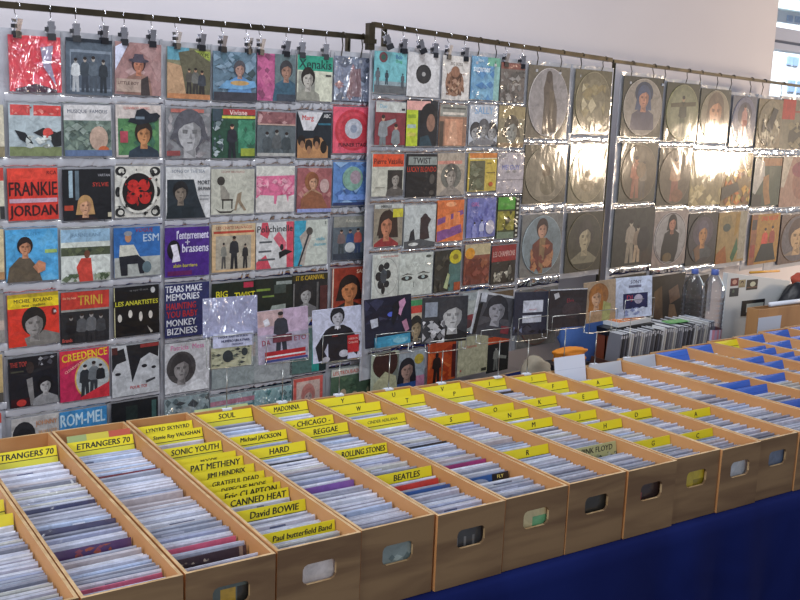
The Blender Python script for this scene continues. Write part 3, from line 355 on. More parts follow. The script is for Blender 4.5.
('d2',2,406,101,437,146,'20262c','sleeve with a lime striped edge beside a black haired profile',[('r',0,0,.36,1,'b4c434'),('r',0,0,.75,.2,'d4a098'),('r',.03,.3,.3,.38,'8aa02c'),('r',.03,.52,.3,.6,'a4b8b0'),('r',.03,.7,.3,.78,'c4bc58'),('e',.72,.38,.3,.34,'14161c'),('p',[(.42,.6),(.7,.3),(1,.5),(1,1),(.4,1)],'181c24'),('e',.78,.48,.14,.2,'8a6858'),('p',[(.45,.8),(.7,.75),(.85,1),(.42,1)],'24404c')]),
('d2',3,406,154,436,197,'14151a','black sleeve with a block title over red letters',[('r',.05,.06,1,.25,'8c9490'),('t','TWIST',.5,.15,.14,'23242a',.8),('t','LUCKY BLONDO',.5,.35,.12,'b83a28',.96),('e',.85,.58,.09,.12,'4c4844'),('e',.85,.9,.08,.06,'4c4844')]),
('d2',4,404,205,435,247,'b8bfbe','pale sleeve with a black bird and a dark cloaked figure',[('e',.65,.42,.13,.22,'3c2c30'),('p',[(.5,.3),(.68,.22),(.85,.35),(.75,.5),(.82,.8),(.5,.85)],'33262a'),('p',[(.2,.62),(.3,.55),(.36,.85),(.15,.85)],'23262c'),('p',[(0,.85),(.5,.8),(1,.9),(1,1),(0,1)],'4c5054'),('e',.3,.92,.16,.04,'c8ccc8')]),
('d2',5,398,253,432,295,'bcc4be','pale green sleeve showing only two large dark eyes',[('t','FRANCOISE',.5,.28,.09,'a4aca6',.6),('e',.86,.09,.08,.035,'4c5450'),('e',.25,.58,.16,.055,'2a2e30'),('e',.72,.58,.16,.055,'2a2e30'),('e',.25,.57,.05,.04,'9ab0b0'),('e',.72,.57,.05,.04,'9ab0b0'),('p',[(.06,.52),(.25,.46),(.46,.5),(.25,.49)],'2a2e30'),('p',[(.52,.5),(.72,.44),(.95,.5),(.72,.47)],'2a2e30'),('r',.44,.68,.46,.8,'6c7470')]),
('d2',6,400,300,427,341,'c0b8a4','sleeve with green and red bands over a dark haired woman, between two stands',[('r',0,0,1,.14,'3c8c5c'),('r',0,.14,1,.32,'c0443c'),('h',.58,.7,.42,'a8987c','2a2c2c','3c4444',.6)]),
('d2',7,390,352,424,391,'9aa4ac','sleeve of a long haired girl in blue with a yellow blot above the U card',[('h',.48,.45,.4,'a8887c','26262c','30508c',.8),('e',.82,.22,.14,.13,'b8a440'),('r',.75,.65,1,.95,'b87c98')]),
('d3',1,442,56,469,100,'ccc8c4','white sleeve with a brown sketch of a bundled bear like figure',[('t','BIG BOSS',.5,.18,.07,'6c6460',.6),('e',.45,.62,.34,.3,'94705c'),('s',.15,.38,.8,.9,['a88470','7c5844','5c4034','b89880'],34,31,.09),('e',.45,.36,.16,.13,'8a6450')]),
('d3',2,439,105,466,146,'94705c','sleeve with a framed pinkish brown figure, half lost in glare',[('r',0,0,1,.28,'8c8c84'),('r',.1,.06,.95,.1,'5c5c58'),('r',.1,.18,.9,.24,'d0c8bc'),('r',.2,.34,.85,.98,'c08c70'),('p',[(.4,.4),(.6,.38),(.7,.95),(.3,.95)],'cc9c80'),('r',0,.4,.15,1,'4c4038')]),
('d3',3,437,153,464,195,'a89c8c','brownish sleeve with a grey bearded man and faint pink title',[('r',0,.18,.9,.26,'c88c7c'),('e',.5,.55,.38,.3,'6c6c64'),('h',.5,.55,.4,'9c948a','5c5a54','8c847c')]),
('d3',4,437,200,463,241,'d0703c','orange sleeve with purple film strip frames',[('p',[(0,.45),(.95,.25),(1,.35),(0,.6)],'7c4c84'),('p',[(0,.75),(.9,.6),(.95,.8),(0,1)],'7c4c84'),('r',.3,.35,.5,.7,'e08450'),('r',.6,.3,.85,.6,'e08450'),('e',.5,.1,.2,.06,'e8a070')]),
('d3',5,434,250,460,291,'2a2c28','dark sleeve with a yellow daisy in the corner and a teal edge',[('r',.55,.1,1,1,'4c706c'),('s',0,0,.6,1,['34342c','1c1e1c','4c4a40'],18,32,.12),('e',.78,.18,.24,.17,'c0b42c'),('e',.78,.18,.1,.07,'8a7a20'),('p',[(.35,.9),(.5,.55),(.58,.6),(.5,.95)],'a8b488'),('r',.75,.8,1,1,'a04c2c')]),
('d3',6,431,298,457,338,'8c9490','grey sleeve mostly covered by the smiling black and white portrait',[('r',0,0,1,.3,'9c948c')]),
('d3',7,428,342,455,381,'bc4c24','orange sleeve with a dark standing silhouette, above the V card',[('s',0,0,1,1,['c85c2c','a83c1c','d46c38'],14,33,.2),('m',.3,.25,1,'2a1c18','2a1c18','2a1c18',1.3),('r',.85,.1,1,.95,'54201c')]),
('d4',1,471,57,499,100,'6f9cbc','blue and green sleeve with pale handwriting, top row',[('r',.55,0,1,.2,'6ca890'),('r',.8,.2,1,1,'8ab4b0'),('s',0,.2,.8,1,['5c8cb8','7cacc8','4c7cac'],24,34,.14),('t','love',.3,.08,.08,'cce0e8',.4),('t','summer',.35,.3,.1,'dfe8f0',.6)]),
('d4',2,469,105,497,145,'b7bcc4','pale sleeve with big blue lettering over three grey faces',[('t','SALLY',.5,.13,.18,'7ca0c4',.9),('h',.22,.68,.34,'9c9c9c','3c3c40','6c6c70'),('h',.8,.68,.34,'a0a0a0','3c3c40','54545a'),('h',.5,.6,.34,'8c8c8c','5c5c60','7c7c80')]),
('d4',3,468,153,496,191,'c0a848','mustard sleeve with an orange title strip and a dark foliage photo',[('r',.02,.0,1,.13,'c87c3c'),('r',.02,.13,1,.16,'d8d0a8'),('r',.04,.2,.58,.98,'5c5c44'),('s',.04,.2,.58,.98,['4c4c38','6c7058','84846c'],18,35,.12),('r',.64,.25,.8,.28,'7c6c34'),('r',.64,.5,.95,.53,'7c6c34'),('e',.8,.82,.08,.06,'b85c2c')]),
('d4',4,467,198,495,237,'6f74b0','violet blue patterned sleeve with pale seated figures',[('s',0,.15,1,.6,['5c60a4','8488c0','747cb8'],30,36,.08),('t','GIRL',.25,.15,.1,'b470a4',.36),('m',.25,.6,1.15,'a8acd0','8a8ec4','8a8ec4'),('m',.5,.55,1.1,'a8acd0','b0b4d4','8a8ec4'),('e',.8,.75,.16,.18,'b4b0bc')]),
('d4',5,464,244,489,284,'7c4434','brown sleeve with a cream top and an orange sunburst',[('r',0,0,1,.27,'b8ac88'),('e',.2,.22,.19,.14,'cc8c24'),('p',[(.1,.4),(.6,.35),(1,.5),(1,1),(0,1)],'6c3428'),('s',0,.35,1,1,['84483c','5c2c24','94583c'],20,37,.12)]),
('d4',6,462,292,487,330,'a4acaa','pale grey sleeve with a dark red splash between the smiling and the tilted portraits',[('r',0,0,1,.2,'98a4a8'),('e',.35,.7,.3,.14,'843c40'),('e',.2,.8,.2,.12,'5c4040')]),
('d4',7,458,336,487,374,'b9b596','plain cream sleeve with thin red lettering, above the upright I card',[('t','Chansons',.4,.25,.08,'c46c5c',.7),('r',.8,.88,.98,.96,'33342c'),('e',.1,.85,.03,.03,'c46c5c')]),
('d5',1,500,63,524,102,'6c645f','dark grey brown sleeve with a red title over crossed lines',[('r',0,0,1,.16,'7c4c44'),('t','JUNGLE',.5,.08,.1,'a8786c',.8),('s',0,.2,1,1,['5c5854','7c7874','94908c','4c4844'],36,38,.12)]),
('d5',2,498,106,524,147,'8a8068','sleeve with a bearded face in a golden brown frame, second row',[('r',0,0,1,.3,'9c8c68'),('h',.5,.6,.5,'94948c','5c5448','6c6454',.3),('r',0,.9,1,1,'8c7458')]),
('d5',3,497,153,523,193,'b0a8ac','pale sleeve with blue lettering and glaring ribbed plastic',[('t','MELODY',.5,.35,.12,'6c74ac',.8),('r',0,.65,1,.68,'8a8488'),('s',0,0,1,.5,['c8c0c0','94908f'],18,39,.08)]),
('d5',4,497,197,518,238,'3c4424','green and olive sleeve edged by film perforations',[('r',0,0,.8,.3,'4c9434'),('r',0,.34,.8,.8,'8a8430'),('s',0,.34,.8,.8,['6c6828','a49c40','3c3c1c'],14,40,.1),('r',0,.84,.8,1,'6c7c68'),('r',.8,0,1,1,'14140f')]+[('r',.86,.03+.11*i,.96,.08+.11*i,'c8c8b8') for i in range(9)]),
('d5',5,491,245,515,283,'302c28','sleeve with a dark red title block over a row of pale musicians',[('r',0,0,1,.42,'8a2c2c'),('t','LES CHAMPIONS',.5,.22,.14,'c8a098',.9),('s',.1,.68,.9,.95,['b4b0a0','c8c4b4','8a8678'],22,41,.09),('m',.75,.5,1,'a8a498','6c6a60','3c3a34')]),
('d5',6,489,291,512,330,'8c9090','dim sleeve hidden behind the tilted portrait record',[('r',0,0,1,.4,'5c4c38')]),
('d5',7,487,336,508,371,'1f2022','dark sleeve with an orange band and a pale standing guitarist, above the J card',[('r',0,0,1,.2,'c4502c'),('m',.4,.28,.95,'a8a8a0','84867f','6c6e6a',1.2),('p',[(.4,.5),(.9,.6),(.88,.68),(.4,.6)],'84867f')]),
]
FACE = [('h',.5,.42,.34,'b08a70','3a2c26','5c544c',.7)]
LP = [
('e1',1,527,66,568,138,'8c8270','c9c0bc','clear sleeved picture disc of a cloaked hooded figure on white',[('r',0,0,1,1,'c4bdbd'),('p',[(.42,.08),(.55,.1),(.6,.3),(.72,.55),(.78,1),(.36,1),(.38,.5),(.35,.3)],'7a6c60'),('e',.48,.13,.08,.09,'6a5c54'),('p',[(.5,.3),(.62,.34),(.66,.8),(.55,.85)],'8c7c68'),('t','Janis',.2,.55,.05,'8a8488',.25)]),
('e1',2,524,145,566,203,'857a62','a89c84','picture disc of a seated figure under rippled golden plastic',[('r',0,0,1,1,'a49880'),('p',[(.3,.2),(.5,.1),(.7,.25),(.75,.9),(.25,.9)],'bcae94'),('e',.5,.45,.1,.12,'8c7454'),('e',.55,.7,.2,.18,'94886c')]),
('e1',3,521,214,561,275,'9b9b97','a3b0b4','picture disc of a bare shouldered person in a red brown patterned robe',[('r',0,0,1,1,'9fb0b6'),('h',.48,.24,.26,'b88c74','3c2c28',None),('p',[(.25,.48),(.42,.38),(.6,.38),(.78,.5),(.85,1),(.15,1)],'8c4c3c'),('p',[(.42,.38),(.58,.38),(.54,1),(.44,1)],'b89468'),('s',.2,.5,.8,.98,['9c5c44','74382c','a87450'],20,51,.08)]),
('e1',4,518,288,556,345,'8a8a88','7a3c34','picture disc with a reddish head, mostly hidden behind the wire stands',FACE),
('e2',1,574,70,610,134,'8a8062','a4987a','top picture disc of the narrow second column, plastic puckered above it',[('r',0,0,1,1,'a09474'),('e',.5,.5,.35,.38,'b0a484'),('s',.15,.2,.85,.85,['948864','bcb090','8a7c58'],20,52,.12)]),
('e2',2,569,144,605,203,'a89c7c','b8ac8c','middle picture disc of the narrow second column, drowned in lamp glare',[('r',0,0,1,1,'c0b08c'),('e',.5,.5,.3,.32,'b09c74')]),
('e2',3,566,212,601,271,'5c5848','7a7058','lower picture disc of the narrow second column, dark with a pale profile',[('r',0,0,1,1,'5e5a4c'),('h',.5,.42,.4,'a4987c','45403a','7a7460',.3)]),
('f1',1,622,77,662,137,'5a5646','c4b8a8','picture disc of a woman in a blue headscarf at the top of the third rack',[('r',0,0,1,1,'c4b8aa'),('e',.5,.25,.24,.2,'44506c'),('h',.5,.34,.3,'b8826c','44506c','4c4858',.7)]),
('f1',2,620,143,656,202,'6a6450','8c7a64','picture disc of an entwined reddish couple, second row of the third rack',[('r',0,0,1,1,'84745c'),('m',.4,.2,.95,'b87c5c','a86c54','94604c',1.2),('m',.62,.3,.95,'b88c68','7c7060','5c544c'),('e',.55,.45,.14,.14,'b09474')]),
('f1',3,613,208,653,265,'46463f','54544a','dark square picture sleeve of two pale dancers beside the thin pole',[('r',0,0,1,1,'4c4c46'),('m',.42,.2,.95,'a89c88','94897a','8a8070'),('m',.6,.3,.95,'a89c88','7c6c5c','a08c74'),('e',.75,.55,.16,.22,'3c3c3c')],'sq'),
('f1',4,612,275,644,324,'33302a','3c3830','dark square picture sleeve below the dancers, behind the last stand',[('r',0,0,1,1,'3c3830')],'sq'),
('f2',1,665,83,698,141,'5c5a44','a8a478','green cream picture disc of a dancer with raised arms',[('r',0,0,1,1,'a4a47c'),('e',.5,.5,.4,.4,'b0b08a'),('m',.5,.2,.95,'b09474','33382c','4c5440'),('p',[(.1,.35),(.45,.32),(.5,.4),(.12,.42)],'6c6448'),('p',[(.9,.3),(.55,.32),(.5,.4),(.9,.38)],'6c6448')]),
('f2',2,658,148,690,205,'6c6450','8c7c68','picture disc of a muscular twisting figure in brown tones',[('r',0,0,1,1,'877862'),('m',.5,.15,.95,'b08a6c','a47c60','8c5c4c',1.3),('e',.6,.85,.2,.12,'b07c5c')]),
('f2',3,653,211,686,265,'c8b8b0','ccc4c0','white picture disc of a person in a dark zipped jacket holding a cub',[('r',0,0,1,1,'c8c4c2'),('e',.5,.5,.49,.49,'5c4c50'),('e',.5,.5,.475,.475,'c8c4c2'),('p',[(.3,.4),(.45,.33),(.6,.33),(.76,.42),(.74,.75),(.66,.98),(.2,.96),(.22,.7)],'2c2c2a'),('h',.52,.22,.24,'b07860','1c1a1a',None,.5),('p',[(.46,.34),(.58,.34),(.52,.45)],'b07860'),('e',.42,.86,.14,.09,'8a7450')]),
('f2',4,648,275,683,324,'2b2824','34302a','dark picture sleeve with a tan tilted square, left of the water bottles',[('r',0,0,1,1,'35302a'),('p',[(.55,.32),(.8,.22),(.9,.5),(.62,.6)],'94745c'),('p',[(.15,.3),(.35,.2),(.45,.9),(.12,.8)],'7c6248'),('p',[(.6,.6),(.75,.62),(.9,.98),(.6,.95)],'a08060')],'sq'),
('f3',1,699,89,729,142,'6c6a58','b0a488','picture disc of a large bare shouldered face with brown hair',[('r',0,0,1,1,'bcae94'),('h',.5,.42,.5,'c08c6c','6c5c4c','bc9070',.8)]),
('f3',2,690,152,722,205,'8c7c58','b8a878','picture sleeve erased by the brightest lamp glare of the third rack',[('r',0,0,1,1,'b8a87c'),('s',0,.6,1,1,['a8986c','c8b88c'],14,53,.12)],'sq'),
('f3',3,687,213,716,264,'4c4844','58524c','dark picture disc of a frizzy haired head with hand to the chin',[('r',0,0,1,1,'504a4c'),('e',.5,.35,.36,.3,'6c606c'),('h',.5,.4,.36,'b07c4c','5c5460','44484a'),('p',[(.2,.7),(.4,.6),(.45,.9),(.3,1)],'9c7454')]),
('f3',4,685,276,706,325,'38342e','3c3830','dark picture sleeve behind the two water bottles',[('r',0,0,1,1,'3c362e')],'sq'),
('f4',1,731,96,755,146,'8c8c98','8c8ca4','lilac picture disc of a nude standing woman with red shorts',[('r',0,0,1,1,'9090a8'),('e',.5,.35,.3,.25,'5c586c'),('m',.5,.15,.95,'b47c6c','a87870','b48c84'),('r',.42,.48,.62,.6,'b83c2c')]),
('f4',2,722,153,751,205,'9c7440','b07c44','square sleeve with orange castle like shapes and gold detail',[('r',0,0,1,1,'a88a58'),('s',.1,.3,1,1,['b86c34','c89c50','7c4c28','b0a05c'],40,54,.1),('p',[(0,.65),(.5,.55),(.6,.7),(0,.9)],'5c5444')],'sq'),
('f4',3,717,212,745,262,'c8a45c','d0b070','square gold and cream poster like sleeve with a green corner',[('r',0,0,1,1,'c8a868'),('r',.75,0,1,.95,'c8c0a8'),('p',[(.1,.1),(.4,.05),(.55,.3),(.2,.4)],'b0985c'),('e',.3,.3,.13,.08,'4c5c50'),('p',[(.5,.9),(.7,.5),(.75,.75),(.6,1)],'3c7c4c'),('p',[(0,.8),(.3,.65),(.4,1),(0,1)],'c4742c'),('p',[(.6,.05),(.75,.02),(.7,.4),(.58,.5)],'c49834')],'sq'),
('f5',1,757,99,781,148,'a89878','9c9078','black and cream picture disc with a coiled animal like drawing',[('r',0,0,1,1,'a89c80'),('s',.15,.3,.95,1,['2c2a26','4c4840','8a8470','c8c0a8'],40,55,.1),('p',[(.3,.6),(.6,.15),(.8,.2),(.55,.7)],'3c3a34')]),
('f5',2,753,157,780,206,'7a7a5c','4c5c4c','square sleeve of a long nosed face with a white slanted left half',[('r',0,0,1,1,'54624c'),('r',.3,.02,1,.18,'c08450'),('p',[(0,0),(.35,.1),(.4,.4),(.1,.75),(0,.7)],'e4e0d8'),('p',[(.35,.4),(.55,.35),(.6,.7),(.7,.95),(.5,.98),(.38,.7)],'c08c50'),('r',.0,.75,.35,1,'4a463a')],'sq'),
('f5',3,750,214,778,263,'d0983c','d89c3c','square orange sleeve with red title and a dancing pair',[('r',0,0,1,1,'d09c44'),('r',0,0,.2,1,'b4744c'),('r',.02,.1,.18,.3,'5c4c44'),('r',.02,.6,.18,.85,'b84c34'),('t','ONE NIGHT',.62,.09,.09,'c44028',.7),('m',.5,.28,.9,'c08450','b84430','2c3028',1.1),('m',.75,.25,.9,'c08450','8a3c2c','2c3028'),('p',[(.2,.95),(.4,.6),(.8,.6),(.95,.95)],'33362c')],'sq'),
('f6',1,781,100,812,149,'948c70','8a8468','square sleeve with a bold red corner block, top right of the third rack',[('r',0,0,1,1,'9c947c'),('r',0,0,.4,.4,'d8402c'),('r',.4,.22,1,.26,'b85c4c'),('e',.6,.75,.35,.3,'5c5848'),('s',.2,.45,1,1,['7c745c','4c483c','948c70'],20,56,.12)],'sq'),
('f6',2,781,157,812,206,'c8a890','c09078','square pinkish sleeve with a tilted face, second row at the right edge',[('r',0,0,1,1,'c49c88'),('p',[(0,0),(.3,0),(.1,.6),(0,.6)],'e8dcc8'),('e',.65,.5,.3,.36,'b07c68'),('e',.6,.25,.3,.16,'a0505c')],'sq'),
('f6',3,780,214,812,262,'8a7468','7c6450','picture disc of a pale sculpted head with dark hair, third row at the right edge',[('r',0,0,1,1,'7c7478'),('h',.5,.45,.5,'a88c68','4c3c34','7c6c5c')]),
]
# ------------------------------------------------------------------ hanging sheets, records on the wall
def plane_of(k): return PA if k[0] == 'c' else PB
cells = {}
def add_cell(key, row, u0, u1, z0, z1): cells.setdefault(key, []).append((row, u0, u1, z0, z1))
GROUP = {'c': 'record sleeves on the first hanging rack', 'd': 'record sleeves on the second hanging rack'}
for it in CV:
    key, row, x0, y0, x1, y1, bg, label, prims = it[:9]; foil = len(it) > 9
    P = plane_of(key); xm, ym = (x0+x1)/2, (y0+y1)/2
    uL, _ = P.uz(x0, ym); uR, _ = P.uz(x1, ym); _, zt = P.uz(xm, y0); _, zb = P.uz(xm, y1); uc, zc = P.uz(xm, ym)
    w = uR-uL; h = zt-zb; add_cell(key, row, uc-w/2, uc+w/2, (zt+zb)/2-h/2, (zt+zb)/2+h/2)
    mb = MB(); mt = M['print_loose'] if foil else M['print']
    mb.box((-w/2, 0, -h/2), (w/2, .004, h/2), mt, bg)
    art(mb, [('r', 0, 0, 1, 1, bg)] + list(prims), w, h, mt)
    o = mb.build('record_sleeve', None, P.at(uc, (zt+zb)/2, .004)); o.rotation_euler = (0, rnd.uniform(-.012, .012), P.hd)
    tag(o, label, 'record sleeve', GROUP[key[0]])
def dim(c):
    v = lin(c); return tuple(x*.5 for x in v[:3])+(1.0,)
for it in LP:
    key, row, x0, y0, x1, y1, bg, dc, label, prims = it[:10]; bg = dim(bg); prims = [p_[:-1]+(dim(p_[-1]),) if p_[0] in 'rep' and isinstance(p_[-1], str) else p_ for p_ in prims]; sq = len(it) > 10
    P = PB; xm, ym = (x0+x1)/2, (y0+y1)/2
    uL, _ = P.uz(x0, ym); uR, _ = P.uz(x1, ym); _, zt = P.uz(xm, y0); _, zb = P.uz(xm, y1); uc, zc = P.uz(xm, ym)
    w = uR-uL; h = zt-zb; add_cell(key, row, uc-w/2, uc+w/2, (zt+zb)/2-h/2, (zt+zb)/2+h/2)
    mb = MB(); mt = M['disc']; mb.box((-w/2, 0, -h/2), (w/2, .004, h/2), mt, bg)
    if sq:
        art(mb, [('r', 0, 0, 1, 1, bg)] + list(prims), w, h, mt)
        o = mb.build('record_sleeve', None, P.at(uc, (zt+zb)/2, .004))
        tag(o, label, 'record sleeve', 'large sleeves on the racks')
    else:
        o = mb.build('picture_disc', None, P.at(uc, (zt+zb)/2, .004)); d = MB(); D = min(w, h)*.95; Dw = w*.95; Dh = h*.95 if w > .25 else h*.95
        n = 48; ring = [(Dw/2*math.cos(2*math.pi*k/n), Dh/2*math.sin(2*math.pi*k/n)) for k in range(n)]
        d.prism([(x, -.0015, z) for x, z in ring], [(x, -.0035, z) for x, z in ring], mt, dc)
        # art clipped to the round: drawn on the disc, trimmed by pulling outside points to the rim
        a = MB(); art(a, prims, Dw, Dh, mt, y0=-.0036)
        def pull(v):
            q = math.hypot(v[0]/(Dw/2), v[2]/(Dh/2))
            return v if q <= .985 else (v[0]/q*.985, v[1], v[2]/q*.985)
        # the full square background becomes the disc itself
        a.v = [pull(v) for v in a.v]
        bgc = None
        for f, m_, c_ in zip(a.f, a.m, a.c):
            if bgc is None: bgc = c_; d.poly([(x*.985, -.0037, z*.985) for x, z in ring][::1], mt, c_); continue
            d.poly([a.v[i] for i in f], mt, c_)
        d.build('disc', o)
        tag(o, label, 'picture disc', 'picture discs on the racks')
    o.rotation_euler = (0, 0, P.hd)
def film_grid(name, u0, u1, z0, z1, parent, m, amp, P, nx=8, nz=60, seed=0):
    rr = random.Random(seed); a = [rr.uniform(0, 6) for _ in range(6)]
    mb = MB(); mi = mb.slot(m); W = u1-u0; H = z1-z0
    for s_ in (0, 1):
        for j in range(nz+1):
            for i in range(nx+1):
                x = -W/2+W*i/nx; z = H*j/nz
                y = amp*(math.sin(z*19+a[0]+x*4)+.6*math.sin(z*43+a[1])*math.cos(x*23+a[2])+.5*math.sin(x*31+a[3]))
                mb.v.append((x, y+s_*.0006, z))
    st = (nx+1)*(nz+1)
    for s_ in (0, 1):
        for j in range(nz):
            for i in range(nx):
                q = [s_*st+j*(nx+1)+i, s_*st+j*(nx+1)+i+1, s_*st+(j+1)*(nx+1)+i+1, s_*st+(j+1)*(nx+1)+i]
                if s_: q.reverse()
                mb.f.append(tuple(q)); mb.m.append(mi); mb.c.append((1, 1, 1, 1))
    return mb.build(name, parent, smooth=True)
order = {'c': ['c0','c1','c2','c3','c4','c5','c6','c7','c8'], 'd': ['d1','d2','d3','d4','d5','e1','e2'], 'f': ['f1','f2','f3','f4','f5','f6']}
nice = {'c0': 'cut off by the left edge of the view', 'c1': 'holding the red sleeve of huge black lettering', 'c2': 'ending in the blue sleeve of pale capitals', 'c3': 'holding the kaleidoscope circle sleeve', 'c4': 'holding the TEARS MAKE MEMORIES sleeve',
        'c5': 'holding the BIG TWIST sleeve', 'c6': 'holding the red striped running figure sleeve', 'c7': 'holding the cream sleeve topped by a green band', 'c8': 'holding the red vinyl record on pink',
        'd1': 'holding the turquoise shore sleeve', 'd2': 'holding the sleeve of two large eyes', 'd3': 'holding the orange film strip sleeve', 'd4': 'holding the sleeve of blue lettering over three faces', 'd5': 'holding the green film perforation sleeve',
        'e1': 'holding the cloaked figure disc', 'e2': 'with three puckered discs left of the thin pole', 'f1': 'holding the blue headscarf disc, right of the thin pole', 'f2': 'holding the disc of the dark zipped jacket', 'f3': 'below the large bare shouldered face disc',
        'f4': 'holding the lilac disc of a standing woman', 'f5': 'holding the orange dancing pair sleeve', 'f6': 'at the right edge under the red corner block sleeve'}
for g, keys in order.items():
    prev_r = None
    for i, k in enumerate(keys):
        P = plane_of(k); cs = sorted(cells[k]); cu0 = min(c[1] for c in cs); cu1 = max(c[2] for c in cs)
        zt = max(c[4] for c in cs)+.02; zb = min(c[3] for c in cs)-.03; zb = max(zb, TAB+.02) if g != 'c' else zb
        u0 = cu0-.012; u1 = cu1+.012; uc = (u0+u1)/2
        t = empty('pocket_sheet', P.at(uc, zb, -.012), P.hd)
        tag(t, 'clear plastic pocket sheet '+nice[k], 'plastic sheet', 'clear pocket sheets hanging from the rails')
        film_grid('film', u0, u1, zb, zt, t, M['film'], .0022, P, seed=i+ord(g))
        # welded, puckered seams between the pockets
        edges = []
        for a_, b_ in zip(cs, cs[1:]): edges.append(((a_[3]+b_[4])/2, max(.010, (a_[3]-b_[4])*.5), (a_[1]+a_[2]+b_[1]+b_[2])/4))
        for e_i, (z, hh, um) in enumerate(edges):
            rr = random.Random(e_i*7+i+ord(g)); mb = MB(); mi = mb.slot(M['seam']); nx = 22; nr = 8; W = (cu1-cu0)*.97
            for s_ in range(nx+1):
                x = -W/2+W*s_/nx; wob = rr.uniform(-.0006, .0006); sw = hh*(.9+.1*math.sin(s_*.8+e_i))
                for q in range(nr+1):
                    a = -math.pi/2+math.pi*q/nr; mb.v.append((x+um-uc, -.009-(.003+wob)*math.cos(a), z-zb+math.sin(a)*sw*.75))
            for s_ in range(nx):
                for q in range(nr):
                    b_ = s_*(nr+1)+q; mb.f.append((b_, b_+1, b_+nr+2, b_+nr+1)); mb.m.append(mi); mb.c.append((1, 1, 1, 1))
            mb.build('seam', t, smooth=True)
        # side welds
        for sx in (u0+.003, u1-.003):
            mb = MB(); mb.box((sx-uc-.003, -.004, 0), (sx-uc+.003, 0, zt-zb), M['seam']); mb.build('side_weld', t)
# ------------------------------------------------------------------ rails, posts
def rail(name, P, a, b, r, label, square=True, post=()):
    pa, pb = P.hit(*a), P.hit(*b); L = (pb-pa).length
    t = empty(name, (pa.x, pa.y, 0)); tag(t, label, 'rack', 'garment racks carrying the pocket sheets')
    mb = MB(); q = pb-pa; n_ = Vector((q.x, q.y, 0)).normalized(); s_ = Vector((-n_.y, n_.x, 0))
    z0 = pa.z; 
    def pt(v, dx, dz): return (v.x-pa.x+s_.x*dx, v.y-pa.y+s_.y*dx, v.z+dz)
    mb.prism([pt(pa, -r, -r), pt(pa, r, -r), pt(pa, r, r), pt(pa, -r, r)], [pt(pb, -r, -r), pt(pb, r, -r), pt(pb, r, r), pt(pb, -r, r)], M['rail'])
    mb.build('rail', t)
    for f_, rr in post:
        p = pa+(pb-pa)*f_; m2 = MB(); m2.tube([(p.x-pa.x+s_.x*.03, p.y-pa.y+s_.y*.03, .0), (p.x-pa.x+s_.x*.03, p.y-pa.y+s_.y*.03, p.z+.005)], rr, M['rail'], n=10); m2.build('post', t, smooth=True)
        m3 = MB(); m3.box((p.x-pa.x-.25, p.y-pa.y-.02+.03, 0), (p.x-pa.x+.25, p.y-pa.y+.02+.03, .03), M['rail']); m3.build('foot', t)
    return t, pa, pb
PAr = Plane(3.428, .101); PBr = Plane(3.236, .166)
r1, r1a, r1b = rail('garment_rack', PAr, (-60, -1), (367, 37.5), .0105, 'square bronze rail of the left rack above the 7-inch sleeves, ending beside a bracket', post=((.02, .012), (.955, .012)))
r2, r2a, r2b = rail('garment_rack', PBr, (373, 24.5), (611, 60), .0105, 'bronze rail of the middle rack, starting higher beside the bracket', post=((.055, .013),))
r3, r3a, r3b = rail('garment_rack', PBr, (613, 61), (840, 91.5), .0085, 'thin rail of the right rack running past the window edge', post=((.02, .011), (.99, .011)))
mb = MB(); p = PBr.hit(370, 36); mb.box((-.014, -.016, -.055), (.014, .014, .05), M['rail'], X=Matrix.Translation(p)); mb.box((-.02, -.02, -.03), (.02, .018, -.012), M['rail'], X=Matrix.Translation(p)); o = mb.build('bracket', r2)
o.location = -Vector((r2.location.x, r2.location.y, 0))
# ------------------------------------------------------------------ clip hangers
def make_clip(label):
    t = empty('clip_hanger', (0, 0, 0)); tag(t, label, 'clip hanger', 'clips hanging from the rails')
    mb = MB(); pts = [(0, .013*math.sin(a), .013*math.cos(a)) for a in [math.radians(x) for x in range(-110, 130, 24)]]
    pts = [(x, y, z) for x, y, z in pts] + [(0, .009, -.022), (0, 0, -.03), (0, 0, -.045)]
    mb.tube(pts, .002, M['chrome'], n=6); mb.build('hook', t, smooth=True)
    mb = MB()
    for s_ in (-1, 1):
        mb.prism([(-.011, s_*.013, -.040), (.011, s_*.013, -.040), (.011, s_*.016, -.040), (-.011, s_*.016, -.040)], [(-.010, s_*.003, -.080), (.010, s_*.003, -.080), (.010, s_*.006, -.080), (-.010, s_*.006, -.080)], M['chrome'])
    mb.tube([(-.014, 0, -.058), (.014, 0, -.058)], .007, M['chrome'], n=8)
    mb.build('clip', t)
    mb = MB(); mb.box((-.013, -.009, -.100), (.013, .009, -.079), M['rubber']); mb.box((-.021, -.012, -.070), (-.009, .004, -.058), M['rubber']); mb.build('grip', t)
    return t
def make_hook(label):
    t = empty('bare_hook', (0, 0, 0)); tag(t, label, 'hook', 'bare wire hooks on the rails')
    mb = MB(); pts = [(0, .013*math.sin(a), .013*math.cos(a)) for a in [math.radians(x) for x in range(-110, 130, 24)]] + [(0, .009, -.022), (-.004, 0, -.04), (-.012, 0, -.075), (-.016, -.002, -.095)]
    mb.tube(pts, .0025, M['dark_wire'], n=6); mb.build('wire', t, smooth=True)
    mb = MB(); mb.box((-.024, -.006, -.104), (-.01, .004, -.092), M['seam']); mb.build('tab', t); return t
